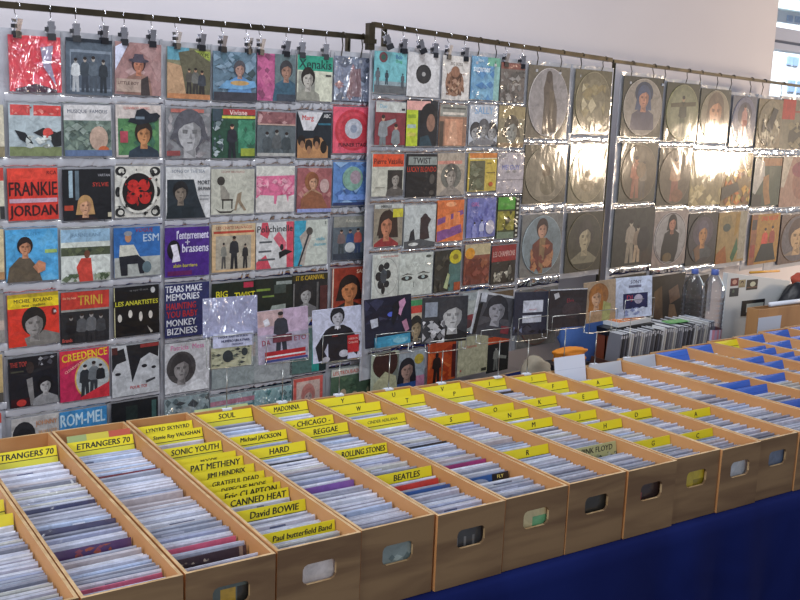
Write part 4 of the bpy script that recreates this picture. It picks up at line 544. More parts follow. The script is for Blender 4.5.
clip_px = [(18,'c'),(51,'c'),(76,'c'),(104,'c'),(124,'c'),(152,'c'),(177,'c'),(202,'c'),(223,'c'),(248,'c'),(261,'c'),(287,'c'),(302,'c'),(326,'c'),(343,'h'),(363,'h'),
           (381,'c'),(403,'c'),(415,'c'),(435,'c'),(449,'c'),(465,'c'),(480,'h'),(497,'h'),(507,'c'),(523,'c'),(539,'h'),(563,'h'),(583,'h'),(606,'h'),
           (634,'h'),(656,'h'),(669,'h'),(691,'h'),(704,'h'),(722,'h'),(736,'h'),(755,'h'),(768,'h'),(787,'h')]
cl0 = hk0 = None
spots_l = ['above the left edge of the wrinkled pink sleeve','above the right edge of the wrinkled pink sleeve','above the left of the grey group sleeve','above the right of the grey group sleeve','above the left of the bowler hat sleeve','above the right of the bowler hat sleeve','above the left of the hillside walkers sleeve','above the right of the hillside walkers sleeve','above the left of the sofa child sleeve','above the right of the sofa child sleeve','above the pink poster half sleeve','above the right of the pink poster half sleeve','above the left of the green title band','above the right of the green title band','above the left of the foil like sleeve','next to the rail bracket',
 'tilted, first one right of the rail bracket','left of the white sleeve with a black disc','tilted over the white sleeve with a black disc','right of the white sleeve with a black disc','above the left of the bundled bear sketch','above the right of the bundled bear sketch','above the left of the blue handwriting sleeve','above the right of the blue handwriting sleeve','above the left of the JUNGLE sleeve','above the right of the JUNGLE sleeve','above the left of the cloaked figure disc','above the right of the cloaked figure disc','above the left of the puckered discs','above the right of the puckered discs',
 'above the left of the blue headscarf disc','above the right of the blue headscarf disc','above the left of the green dancer disc','above the right of the green dancer disc','above the left of the large face disc','above the right of the large face disc','above the left of the lilac disc','above the right of the lilac disc','above the coiled drawing disc','in front of the window at the far right']
for (px, kd), sp in zip(clip_px, spots_l):
    a, b, P = (r1a, r1b, PAr) if px < 368 else ((r2a, r2b, PBr) if px < 612 else (r3a, r3b, PBr))
    # foot of the sight line on the rail
    h_ = P.hit(px, 50); f_ = (h_.x-a.x)/(b.x-a.x); p = a+(b-a)*f_
    if kd == 'c':
        if cl0 is None: o = cl0 = make_clip('')
        else: o = copy_tree(cl0)
        o['label'] = 'chrome clip with black grip '+sp
        o.rotation_euler = (0, rnd.uniform(-.06, .06) if 'tilted' not in sp else .45*(-1 if px > 400 else -1), P.hd+rnd.uniform(-.5, .5))
    else:
        if hk0 is None: o = hk0 = make_hook('')
        else: o = copy_tree(hk0)
        o['label'] = 'thin wire hook '+sp; o.rotation_euler = (0, rnd.uniform(-.1, .25), P.hd+rnd.uniform(-.2, .2))
    o.location = p
# ------------------------------------------------------------------ the room
def wall_pt(u, z, off=0): return PW.at(u, z, off)
uE = PW.uz(776, 30)[0]
mb = MB(); 
def wslab(mb, u0, u1, z0, z1, th, m, c='888', off=0):
    mb.prism([wall_pt(u0, z0, off), wall_pt(u1, z0, off), wall_pt(u1, z0, off-th), wall_pt(u0, z0, off-th)], [wall_pt(u0, z1, off), wall_pt(u1, z1, off), wall_pt(u1, z1, off-th), wall_pt(u0, z1, off-th)], m, c)
wslab(mb, -4.5, uE, 0, 3.6, .15, M['wall']); struct(mb.build('wall_back'), 'pale grey painted wall behind the racks')
mb = MB(); mb.box((-6, -5, -.1), (14, 7, 0), M['floor']); struct(mb.build('floor'), 'grey floor')
zt1 = PW.uz(788, 27)[1]; zt0 = PW.uz(788, 50)[1]
fr = mat('painted_steel_frame', 'a3a8ba', .45)
w = empty('window_1', wall_pt(uE, 0)); struct(w, 'tall window right of the wall with a bright street view')
def child(mb, name, par, smooth=False):
    o = mb.build(name, par, smooth=smooth); o.location = -par.location; return o
mb = MB(); wslab(mb, uE+.02, uE+3.2, zt0+.07, zt1, .08, fr, off=-.06); wslab(mb, uE+.02, uE+3.2, zt0, zt0+.045, .12, fr, off=-.03); wslab(mb, uE, uE+.02, 0, 3.6, .1, fr, off=-.03)
wslab(mb, uE+.02, uE+3.2, zt0+.045, zt0+.07, .04, mat('frame_gap', '4c5468', .5), off=-.07)
child(mb, 'window_frame', w)
sill = PW.uz(790, 222)[1]
mb = MB(); wslab(mb, uE, uE+3.3, 0, sill, .15, M['wall']); struct(mb.build('wall_right'), 'low wall under the window')
mb = MB(); wslab(mb, uE+.02, uE+3.2, sill, zt0, .006, M['pane'], off=-.1); wslab(mb, uE+.02, uE+3.2, zt1, 3.6, .006, M['pane'], off=-.1); child(mb, 'pane', w)
# house across the street
hp = Plane(9.5, .1); hu = mat('sunlit_render', 'e9ecf0', .8); hw = mat('far_window_glass', '8fa6c8', .3); hr = mat('pale_roof', 'cfd9d8', .7)
t = empty('apartment_building', hp.at(15, 0)); tag(t, 'sunlit pale apartment building across the street seen through the window', 'building')
mb = MB(); zs = hp.uz(790, 12)[1]
def hs(mb, u0, u1, z0, z1, th, m, off=0): mb.prism([hp.at(u0, z0, off), hp.at(u1, z0, off), hp.at(u1, z0, off-th), hp.at(u0, z0, off-th)], [hp.at(u0, z1, off), hp.at(u1, z1, off), hp.at(u1, z1, off-th), hp.at(u0, z1, off-th)], m)
hs(mb, 8, 26, 0, zs, 4, hu); child(mb, 'facade', t); mb = MB(); hs(mb, 7.8, 26.2, zs, zs+.15, 4.4, hr, off=.2); child(mb, 'cornice', t)
for (xa, ya, xb, yb) in ((787, 56, 791, 65), (793, 57, 797, 66), (787, 15, 791, 22), (795, 16, 799, 23), (802, 58, 806, 67), (788, 80, 793, 92), (797, 81, 801, 93)):
    ua, za = hp.uz(xa, ya); ub, zb_ = hp.uz(xb, yb); mb = MB(); hs(mb, ua, ub, zb_, za, .04, hw, off=.03); f_ = child(mb, 'window', t)
    mb = MB(); hs(mb, (ua+ub)/2-.02, (ua+ub)/2+.02, zb_, za, .02, hu, off=.05); child(mb, 'mullion', f_)
# ------------------------------------------------------------------ crates
backp = [(51,432),(124,420),(188,413),(255,406),(308,398),(364,391),(413,387),(460,380),(506,376),(548,372),(584,366),(620,360),(652,353),(682,346),(709,342),(734,337),(760,332),(784,327)]
frontp = [(184,574),(274,550),(361,532),(434,514),(507,500),(571,486),(625,471),(675,459.5),(721,450),(761,441),(796,431)]
LB = [onz(*q) for q in backp]; LF = [onz(*q) for q in frontp]
YF = 1.905
LF = [Vector((p.x+(YF-p.y)*0, YF, T)) for p in LF]
xx = [3.138, 3.388, 3.62, 3.83, 4.03, 4.23, 4.43]
for x in xx: LF.append(Vector((x, YF, T)))
LB = [Vector((.35, 2.975, T)), Vector((.565, 2.97, T))] + LB + [Vector((4.56, 3.03, T))]; LF = [Vector((.33, YF, T)), Vector((.552, YF, T))] + LF + [Vector((4.63, YF, T))]
# smooth the back edge a little
ys = [p.y for p in LB]
for i in range(1, len(LB)-1): LB[i].y = (ys[i-1]+2*ys[i]+ys[i+1])/4
NC = len(LB)-1        # crate k stands between line k and line k+1
HC = T-TAB
names = {}
FH = [None]*NC
crate_words = ['cut off at the lower left corner', 'holding the cut off ETRANGERS 70 card, second from the left', 'holding the full ETRANGERS 70 card', 'crammed with a dozen yellow handwritten name cards', 'with the SOUL and HARD cards', 'with the REGGAE card among four name cards', 'with the Y and W cards', 'with the U, T, S and R cards', 'with the V, N, M and an olive card', 'with the K, H and G cards', 'with the F, E and C cards', 'with the tall blank white card at the back and the A card', 'without coloured cards, right of the A card crate',
  'with a grey back card and a pair of blue cards', 'with one blue card at its back end before the record row', 'with a blue back card just left of the yellow one', 'with a lone yellow card at its back among blue ones', 'with a blue card before the plywood box', 'second from the right edge, blue cards', 'at the far right edge of the table']
def vlerp(a, b, t): return a+(b-a)*t
def panel(mb, q, z0, z1, mside, mtop):
    """q: four plan points (x,y); side faces mside[i] for edge i, top mtop"""
    n = 4; bot = [(p[0], p[1], z0) for p in q]; top = [(p[0], p[1], z1) for p in q]
    mb.poly(list(reversed(bot)), M['wood']); mb.poly(top, mtop)
    for i in range(4): mb.poly([bot[i], bot[(i+1) % 4], top[(i+1) % 4], top[i]], mside[i] if isinstance(mside, list) else mside)
crates = []
for k in range(NC):
    g = .0015+.001*((k*7) % 3); tk = .0075
    dz = rnd.uniform(-.002, .002); fy = rnd.uniform(-.006, .004)
    A, B = LF[k], LF[k+1]; C, D = LB[k+1], LB[k]
    a = Vector((A.x+g, YF+fy)); b = Vector((B.x-g, YF+fy)); c = Vector((C.x-g, (C.y+D.y)/2)); d = Vector((D.x+g, (C.y+D.y)/2))
    cen = (a+b+c+d)/4; t = empty('record_crate', (cen.x, cen.y, TAB)); tag(t, 'plywood record crate '+crate_words[k], 'crate', 'plywood crates in a row along the table')
    z0, z1 = .0, HC+dz
    loc = lambda v: (v.x-cen.x, v.y-cen.y)
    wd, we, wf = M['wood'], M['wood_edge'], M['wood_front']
    # front with a hand hole
    mb = MB(); ux = (b-a).normalized(); uy = Vector((-ux.y, ux.x)); W = (b-a).length
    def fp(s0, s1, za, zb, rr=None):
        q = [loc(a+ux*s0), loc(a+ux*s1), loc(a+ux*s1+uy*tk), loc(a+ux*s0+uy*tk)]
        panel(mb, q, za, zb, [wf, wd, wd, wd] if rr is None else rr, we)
    h0, h1 = W/2-.044, W/2+.044; v0, v1 = HC*.50+rnd.uniform(-.004, .004), 0; v1 = v0+.05
    ed = mat_edge = we
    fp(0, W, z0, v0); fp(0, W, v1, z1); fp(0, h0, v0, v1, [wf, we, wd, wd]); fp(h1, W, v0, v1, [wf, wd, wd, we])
    for sx, hx in ((1, h0), (-1, h1)):
        for sz, vz in ((1, v0), (-1, v1)):
            p0 = a+ux*hx; p1 = a+ux*(hx+sx*.012); r_ = []
            tri = [(hx, vz), (hx+sx*.012, vz), (hx+sx*.004, vz+sz*.004), (hx, vz+sz*.012)]
            f3 = [(*loc(a+ux*s_), z) for s_, z in tri]; b3 = [(*loc(a+ux*s_+uy*tk), z) for s_, z in tri]
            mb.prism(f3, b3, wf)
    mb.build('front_panel', t)
    mb = MB(); q = [loc(d-uy*tk), loc(c-uy*tk), loc(c), loc(d)]; panel(mb, q, z0, z1, wd, we); mb.build('back_panel', t)
    for s_, (p, r_) in (((1, (a, d))), ((-1, (b, c)))):
        mb = MB(); p2 = p+uy*tk; r2_ = r_-uy*tk; q = [p2, p2+ux*tk*s_, r2_+ux*tk*s_, r2_]
        if s_ < 0: q = [q[1], q[0], q[3], q[2]]
        panel(mb, [loc(v) for v in q], z0, z1, wd, we); mb.build('side_panel', t)
    mb = MB(); q = [a+uy*tk+ux*tk, b+uy*tk-ux*tk, c-uy*tk-ux*tk, d-uy*tk+ux*tk]; panel(mb, [loc(v) for v in q], .003, .010, wd, wd); mb.build('base', t)
    crates.append(dict(a=a, b=b, c=c, d=d, k=k))
# ------------------------------------------------------------------ divider cards and records in the crates
YL, BL = 'd8c91c', '2f62c0'
CARDS = [ # crate, x, y of the middle of the upper edge, text, colour, text size factor
 (0,-18,503,'',YL),(0,-10,517,'L',YL,1.0),
 (1,22,450,'ETRANGERS 70',YL),(2,97,439,'ETRANGERS 70',YL),
 (3,170,423,'LYNYRD SKYNYRD',YL,.7),(3,177,430.5,'Stevie Ray VAUGHAN',YL,.9),(3,191,445,'SONIC YOUTH',YL),(3,208,455,'MOODIE',YL,.55),(3,213,460,'PAT METHENY',YL),(3,226,468,'JIMI HENDRIX',YL),(3,234,475.5,'GRATEFUL DEAD',YL,.75),(3,240,482,'DEPECHE MODE',YL,.75),(3,246,487.5,'Eric CLAPTON',YL),(3,252,494,'CANNED HEAT',YL,1.05),(3,268,506,'David BOWIE',YL),(3,295,528,'Paul butterfield Band',YL,.8),
 (4,226,408.5,'SOUL',YL),(4,260,433,'Michael JACKSON',YL),(4,279,445,'HARD',YL),
 (5,281,402,'MADONNA',YL),(5,312,417.5,'- CHICAGO -',YL),(5,328,425,'REGGAE',YL),(5,364,446,'ROLLING STONES',YL),(5,403,471,'BEATLES',YL),
 (6,340,395,'Y',YL),(6,356,404.5,'W',YL),(6,382,416,'CINDER AERLANA',YL,.6),
 (7,389,389,'U',YL),(7,408,396,'T',YL),(7,456,414,'S',YL),(7,530,447,'R',YL),
 (8,438,382,'V',YL),(8,458,389,'P',YL),(8,500,404.5,'O',YL),(8,514,410,'N',YL),(8,533,420,'M',YL),(8,597,444.5,'PINK FLOYD','a8a878'),
 (9,486,377,'I',YL),(9,544,397,'K',YL),(9,582,411.5,'J',YL),(9,606,421,'H',YL),(9,655,438,'G',YL),
 (10,530,373,'J',YL),(10,555,382,'F',YL),(10,586,392,'E',YL),(10,638,410,'D',YL),(10,702,430,'C',YL),
 (11,602,378,'A',YL),(11,699,409,'A',YL),
 (13,733,382,'',BL),(13,747,387,'',BL),(13,797,399,'',BL),
 (14,668,347,'',BL),(14,768,375,'',BL),
 (15,697,342,'',BL),(15,753,357,'',BL),(15,769,362,'',BL),
 (16,722,338,'',YL),(16,760,346,'',BL),(16,767,348.5,'',BL),(16,783,353,'',BL),(16,797,356,'',BL),
 (17,747,334,'',BL),(17,781,341,'',BL),
 (18,771,330,'',BL),(18,797,336,'',BL),(19,793,327,'',BL)]
SPECIAL = [ # crate, x, y, face colour, label
 (1,112,543,'4f3566','purple sleeve with orange print'),(1,120,448,'8a8fa0','grey'),(1,62,505,'343a64','dark blue sleeve'),(1,96,525,'4a4a6c','slate blue sleeve'),(1,134,583,'c8607c','pink edged sleeve in the front row'),
 (2,133,471,'7c3a44','dark red sleeve'),(2,141,500,'8a6468','red brown sleeve with pale figures'),(2,206,545,'cc5c7a','bright pink sleeve'),(2,216,556,'3a2832','dark plum sleeve with cream lettering'),
 (4,342,485,'7a54a4','violet sleeve'),(4,318,471,'d8dcec','white sleeve'),(4,302,458,'252a34','black sleeve'),
 (5,423,485,'c03a34','red sleeve'),(5,430,491,'3a5fa0','blue sleeve'),
 (6,432,445,'22242c','black topped sleeve'),(6,466,464,'9a3470','magenta sleeve'),(6,478,469,'e0dce8','white and pink sleeve'),(6,507,472,'3a6aa8','black and blue sleeve lettered FLY'),
 (7,467,425,'c8687c','pink striped sleeve'),(7,512,443,'a83440','dark red sleeve with pale dots'),
 (8,612,450,'54605c','dark green photographic sleeve'),
 (1,128,562,'dfe4f0','white'),(9,520,388,'2a2c30','black')]
def interior(cr, y):
    """x range inside crate at depth y"""
    t = (y-YF)/(cr['d'].y-YF); xl = cr['a'].x+(cr['d'].x-cr['a'].x)*t+.0095; xr = cr['b'].x+(cr['c'].x-cr['b'].x)*t-.0095; return xl, xr
ZB = TAB+.011
def theta(cr, yb):
    t = (yb-YF)/(cr['d'].y-YF); return math.radians(9+20*max(0, min(1, t)))
def base_for_top(cr, yt, ztop):
    yb = yt-.05
    for _ in range(30): th = theta(cr, yb); yb = yt-(ztop-ZB)*math.tan(th)
    return yb
def slab_mesh(w, h, th, prims, m, bg, rim=None, y0=0):
    mb = MB(); mb.box((-w/2, 0, 0), (w/2, th, h), m, bg)
    if rim: mb.box((-w/2, .0005, h), (w/2, th-.0005, h+.004), m, rim)
    a = MB(); art(a, prims, w, h, m, y0=y0); dz = h/2
    for f, c_ in zip(a.f, a.c): mb.poly([(a.v[i][0], a.v[i][1], a.v[i][2]+dz) for i in f], m, c_)
    return mb
occupied = {k: [] for k in range(NC)}
seen = {}
for cd in CARDS:
    k, px, py, txt, col = cd[:5]; f_ = cd[5] if len(cd) > 5 else 1
    cr = crates[k]; p = onz(px, py, T-.004); ztop = T-.004; 
    yt = min(max(p.y, YF+.05), cr['d'].y-.014)
    yb = base_for_top(cr, yt, ztop); th = theta(cr, yb); h = (ztop-ZB)/math.cos(th); xl, xr = interior(cr, (yt+yb)/2); w = xr-xl-.003
    st = .028/h
    pr = [('r', 0, 0, 1, 1, col)]
    if col == YL: pr += [('r', 0, st*1.02, 1, st*1.10, '15170c'), ('r', 0, st*1.10, 1, 1, 'c9c43a')]
    if col == BL: pr += [('r', 0, st*.9, 1, st*.94, '1c3c88'), ('r', .02, st*.15, .98, st*.2, '4c7cd4')]
    if txt:
        n_ = len(txt); hh = min(.0165*f_, .0165) if n_ > 3 else .015
        ink = '17170f' if txt != 'CINDER AERLANA' else '6c6c20'
        wid = min(.82, (.11+.062*n_)*(1 if n_ > 3 else .5)*max(f_, .8))
        pr.append(('t', txt, .55, st*.52, hh/h, ink, wid, .15, .0))
        if txt == 'PINK FLOYD': pr += [('s', 0, st, 1, st*2.4, ['5c6450', '8c9074', '3c4438', 'b0b49c'], 30, 3, .05)]
    mb = slab_mesh(w, h, .0022, pr, M['card'], col)
    o = mb.build('divider_card', None, ((xl+xr)/2, yb, ZB)); o.rotation_euler = (-th, rnd.uniform(-.006, .006), 0)
    key = (txt, col); seen[key] = seen.get(key, 0)+1
    cn = 'yellow' if col == YL else ('blue' if col == BL else 'olive')
    occupied[k].append((yb, txt or cn))
    o['_c'] = k; o['_t'] = txt; o['_n'] = cn
    tag(o, '', 'divider card', cn+' divider cards in the crates')
# labels of the cards
NAMED = {'LYNYRD SKYNYRD': 'rearmost handwritten card in the crowded name card crate', 'Stevie Ray VAUGHAN': 'second handwritten card from the back in the crowded name card crate', 'SONIC YOUTH': 'handwritten card standing alone, third from the back in the crowded name card crate',
 'PAT METHENY': 'large lettered yellow card right before the small lettered MOODIE card', 'JIMI HENDRIX': 'sixth handwritten card from the back in the crowded name card crate', 'GRATEFUL DEAD': 'seventh handwritten card from the back in the crowded name card crate',
 'DEPECHE MODE': 'eighth handwritten card from the back in the crowded name card crate', 'Eric CLAPTON': 'ninth handwritten card from the back in the crowded name card crate', 'CANNED HEAT': 'tenth handwritten card from the back, boldest capitals in the crowded crate',
 'David BOWIE': 'second handwritten card from the front in the crowded name card crate', 'Paul butterfield Band': 'front-most handwritten card in the crowded name card crate',
 'Michael JACKSON': 'yellow name card between the SOUL and HARD cards', 'MADONNA': 'yellow name card at the back of the REGGAE crate', '- CHICAGO -': 'yellow card with a dashed name right behind the REGGAE card',
 'ROLLING STONES': 'yellow two word name card next in front of the REGGAE card', 'BEATLES': 'front-most yellow name card in the REGGAE crate', 'CINDER AERLANA': 'yellow card with faint thin lettering in front of the W card', 'PINK FLOYD': 'olive name card over a dark photo in front of the M card'}
SAFE = {'LYNYRD SKYNYRD': 'card one', 'Stevie Ray VAUGHAN': 'card two', 'SONIC YOUTH': 'card three', 'MOODIE': 'card four', 'PAT METHENY': 'card five', 'JIMI HENDRIX': 'card six', 'GRATEFUL DEAD': 'card seven', 'DEPECHE MODE': 'card eight', 'Eric CLAPTON': 'card nine', 'CANNED HEAT': 'card ten', 'David BOWIE': 'card eleven', 'Paul butterfield Band': 'card twelve',
 'Michael JACKSON': 'its middle name card', 'MADONNA': 'its back name card', '- CHICAGO -': 'its dashed name card', 'ROLLING STONES': 'its two word card', 'BEATLES': 'its front card', 'CINDER AERLANA': 'its faint card', 'PINK FLOYD': 'its olive card', 'blank': 'its blank back card', 'ETRANGERS 70': 'its ETRANGERS card'}
def safe(s): return SAFE.get(s, f'its {s} card')
from_front = {}
cards = [o for o in COL.objects if o.name.startswith('divider_card')]
for o in cards:
    k, txt, cn = o['_c'], o['_t'], o['_n']
    sib = sorted([q for q in cards if q['_c'] == k and q['_t'] == txt and q['_n'] == cn], key=lambda q: q.location.y)
    i = sib.index(o); pos = ['nearest the front', 'next one back', 'third from the front', 'at the very back'][i] if len(sib) > 1 else ''
    cw = crate_words[k]
    if txt == 'ETRANGERS 70': o['label'] = 'yellow ETRANGERS 70 divider card ' + ('cut off by the left edge' if k == 1 else 'shown in full, third crate from the left')
    elif txt in NAMED: o['label'] = NAMED[txt]
    elif k == 0: o['label'] = 'yellow card at the left edge, nearer the front in the lower left crate' if txt else 'yellow card at the left edge, further back in the lower left crate'
    elif txt and len(txt) > 1: o['label'] = f'{cn} divider card hand lettered {txt}'
    elif txt: o['label'] = {('J', 9): 'yellow divider card lettered J, between the K and H cards', ('J', 10): 'yellow divider card lettered J, beside the tall blank white card', ('A', 11): 'yellow divider card lettered A, ' + ('in the middle of its crate right of the D card' if i == 0 else 'near the back, behind the other A card')}.get((txt, k), f'yellow divider card with the single letter {txt}')
    elif cn == 'yellow': o['label'] = 'blank yellow card at the back end of a crate among the blue cards'
    else:
        short = {13: 'left-most crate that has blue cards', 14: 'crate right behind the record row', 15: 'crate left of the blank yellow card', 16: 'crate of the blank yellow card', 17: 'crate right of the blank yellow card', 18: 'second last crate on the right', 19: 'last crate at the right edge'}[k]
        o['label'] = f'blue divider card in the {short}' + (f', {pos}' if pos else '')
    for q in ('_c', '_t', '_n'): pass
for o in cards:
    for q in ('_c', '_t', '_n'): del o[q]
# tall blank cards
def blank(k, px, py, lift, c, label, w_=None, ex=(), bh=0):
    cr = crates[k]; ztop = T+lift; yt = min(onz(px, py, ztop).y, cr['d'].y-.016); yb = yt-.05; th = math.atan2(.05, ztop-ZB); h = (ztop-ZB)/math.cos(th); xl, xr = interior(cr, (yt+yb)/2); w = w_ or xr-xl-.014
    if bh: yb = max(o_[0] for o_ in occupied[k])+.009; th = theta(cr, yb); h = (ztop-ZB)/math.cos(th)
    mb = slab_mesh(w, h, .003, [('r', 0, 0, 1, 1, c), ('r', 0, .2, 1, .205, 'a8b4cc')]+list(ex), M['card'], c); o = mb.build('blank_card', None, ((xl+xr)/2, yb, ZB)); o.rotation_euler = (-th, 0, 0); tag(o, label, 'card', 'blank pale cards at the crate backs'); occupied[k].append((yb, 'blank'))
blank(11, 563, 355, .055, 'ccd4e6', 'tall blank white card sticking up in front of the orange cloth')
blank(12, 600, 363, .004, 'b4bac4', 'low pale grey card under the white clamp, right of the tall white card')
blank(13, 633, 357, .004, 'b0b8c4', 'pale grey card at the back of the crate before the record row')
blank(2, 92, 428, .010, '8fa06a', 'green yellow and red card behind the full ETRANGERS 70 card', ex=[('r',.3,0,.65,.2,'c0b440'),('r',.65,0,1,.2,'b0503c')], bh=1)
blank(4, 224, 405, .008, 'a4b47c', 'pale green card right behind the SOUL card', bh=1)
# records
FACES = [('a4a8bc','ccd0e2'),('afb4c8','d8def0'),('979cb0','bcc2d4'),('bcc2d6','e6ecfa'),('9fa4bc','ccd2e4'),('a8a8ba','d4d8e8'),('9298ac','b4bacc'),('b9b8c8','dee2f0'),('a2b2d0','c8d8f4'),('888fa2','aeb6c8'),
         ('c3c8d8','e6eaf6'),('aaa2a8','ccc8d0'),('8e96b4','b6c0dc'),('a7a9a8','cccecc'),('6f7486','9a9eb0'),('bdbfc9','dde0ea')]
slv_mesh = []
SH = .163
def sleeve_mb(bg, rim, sd, w=.184, extra=()):
    rr = random.Random(sd); pr = [('r', 0, 0, 1, 1, bg)]
    # printed strip below the clear flap
    cc = rr.choice(['8a8fa2', '787c90', 'a0a4b4', '969ab0', '84899a', '94869a', '7f8fb0', 'a8a4a0'])
    pr += [('r', .01, .055+rr.uniform(0, .03), .99, .5, cc)] if rr.random() < .55 else []
    if rr.random() < .5: x = rr.uniform(.1, .5); pr += [('r', x, .02, x+rr.uniform(.1, .4), .05, rr.choice(['dde2f0', '6a7088', 'b0b4c8', 'c8ccdc', '5c6484']))]
    pr += list(extra)
    return slab_mesh(w, SH, .0032, pr, M['sleeve'], bg, rim)
for i, (f_, r_) in enumerate(FACES*2): slv_mesh.append(sleeve_mb(f_, r_, i).mesh('record'))
def proj(p):
    v = p-EYE; d = v.dot(fw); return 400+F*v.dot(rt)/d, 300-F*v.dot(up)/d
cand = []
for k, cr in enumerate(crates):
    occ = sorted(occupied[k]); yend = cr['d'].y-.012
    y = YF+.018; i = 0
    spec = []; allspec = []
    for (kk, px, py, c_, lb) in SPECIAL:
        if kk == k:
            q = onz(px, py, T-.035); gp = [g_ for w_, g_ in (('FLY', .05), ('orange print', .034), ('bright pink', .026), ('cream lettering', .03), ('dark red', .02), ('pale figures', .026), ('violet', .03), ('red sleeve', .024), ('blue sleeve', .024), ('magenta', .02), ('photographic', .045)) if w_ in lb]; spec.append((base_for_top(cr, q.y, T-.035), c_, lb, gp[0] if gp else 0)); allspec.append(spec[-1])
    while True:
        th = theta(cr, y); yt = y+SH*math.sin(th)
        if yt > yend: break
        bad = any(abs(y-o_[0]) < .0058 for o_ in occ)
        if any(s_[3] and s_[0]-s_[3] < y < s_[0]-.004 for s_ in allspec): bad = True
        if not bad:
            xl, xr = interior(cr, y); sp = [s_ for s_ in spec if abs(s_[0]-y) < .0080]
            x = (xl+xr)/2+rnd.uniform(-.003, .003)
            # which cards stand before and behind
            before = [o_[1] for o_ in occ if o_[0] < y]; behind = [o_[1] for o_ in occ if o_[0] > y]
            top = Vector((x, yt, ZB+SH*math.cos(th))); u_, v_ = proj(top)
            vis = -25 < u_ < 820 and v_ < 605
            cand.append(dict(k=k, x=x, y=y, th=th, ry=rnd.uniform(-.012, .012), dz=0, s=rnd.uniform(.97, 1.03), w=(xr-xl-.007)/.184, sp=sp[0] if sp else None, bf=before[-1] if before else None, bh=behind[0] if behind else None, dist=(top-EYE).length, vis=vis, v=i))
            if sp: spec.remove(sp[0])
        y += .0148*rnd.uniform(.85, 1.15); i += 1
vis = sorted([c for c in cand if c['vis']], key=lambda c: (c['sp'] is None, c['dist'] + (.6 if c['k'] == 0 else 0)))
indiv = set(id(c) for c in vis[:300])
short_c = ['the lower left crate', 'the cut off ETRANGERS crate', 'the whole ETRANGERS crate', 'the crowded crate', 'the SOUL crate', 'the REGGAE crate', 'the Y and W crate', 'the S and R crate', 'the olive card crate', 'the K and H crate', 'the F and E crate', 'the A crate']
stuff = MB()
nm_sec = {'blank': 'back blank', 'yellow': 'yellow', 'blue': 'blue'}
for c in cand:
    if c['sp']:
        base = c['sp'][1]; ex = []
        if 'FLY' in c['sp'][2]: ex = [('r', 0, 0, 1, .4, '2a5a9c'), ('e', .4, .14, .22, .1, 'a8b4cc'), ('r', .68, 0, 1, .3, '14161c'), ('t', 'FLY', .84, .06, .06, 'e0d070', .26)]
        if 'orange print' in c['sp'][2]: ex = [('s', .3, .02, .75, .14, ['a0503c', '8a4458'], 16, 5, .05)]
        if 'pale figures' in c['sp'][2]: ex = [('r', .0, .0, .2, .3, '6a7074'), ('r', .5, .0, .6, .3, '8a9a90'), ('r', .8, 0, .9, .3, '7c4040')]
        if 'pale dots' in c['sp'][2]: ex = [('r', .08+.1*i, .03, .13+.1*i, .06, 'd8c0c4') for i in range(9)]
        if 'cream lettering' in c['sp'][2]: ex = [('s', .1, .05, .5, .1, ['b8a898', '8a7a70'], 8, 72, .03), ('r', .9, 0, .95, .3, '8a7468')]
        smb = slab_mesh(.184, SH+.004, .0032, [('r', 0, 0, 1, 1, base)]+ex, M['sleeve'], base, None)
        me = None
    if id(c) in indiv:
        me = smb.mesh('record') if c['sp'] else rnd.choice(slv_mesh)
        o = bpy.data.objects.new('record', me); COL.objects.link(o); o.location = (c['x'], c['y'], ZB); o.rotation_euler = (-c['th'], c['ry'], 0); o.scale = (c['w'], 1, c['s'])
        where = short_c[c['k']] if c['k'] < 12 else 'a far crate'
        if c['sp'] and len(c['sp'][2]) > 6: lab = f"{c['sp'][2]} in {where}"; tag(o, lab, 'record', 'records in '+where)
        else:
            bf, bh = c['bf'], c['bh']; bf = bf and safe(bf); bh = bh and safe(bh)
            if c['k'] == 3: sec = f'between {bf} and {bh} from the back' if bf and bh else (f'behind {bf}, the rearmost' if bf else 'in front of all its name cards')
            elif bf and bh: sec = f"between {bf} and {bh.replace('its ', '')}"
            elif bh: sec = f'in front of {bh}'
            elif bf: sec = f'behind {bf}'
            else: sec = ''
            lab = f"pale wrapped record in {where} {sec}".strip()
            w_ = lab.split()
            tag(o, lab, 'record', f'records in {where} {sec}'.strip())
    else:
        rr = rnd.choice(FACES); tmp = smb if c['sp'] else sleeve_mb(rr[0], rr[1], rnd.randrange(1000))
        X = Matrix.Translation((c['x'], c['y'], ZB)) @ Matrix.Rotation(-c['th'], 4, 'X') @ Matrix.Diagonal((c['w'], 1, c['s'], 1))
        off = len(stuff.v); stuff.v += [tuple(X @ Vector(v)) for v in tmp.v]
        for f_, cc in zip(tmp.f, tmp.c): stuff.f.append(tuple(off+i for i in f_)); stuff.m.append(stuff.slot(M['sleeve'])); stuff.c.append(cc)
o = stuff.build('records'); tag(o, 'countless plastic wrapped records packed in the further crates', 'records', kind='stuff')
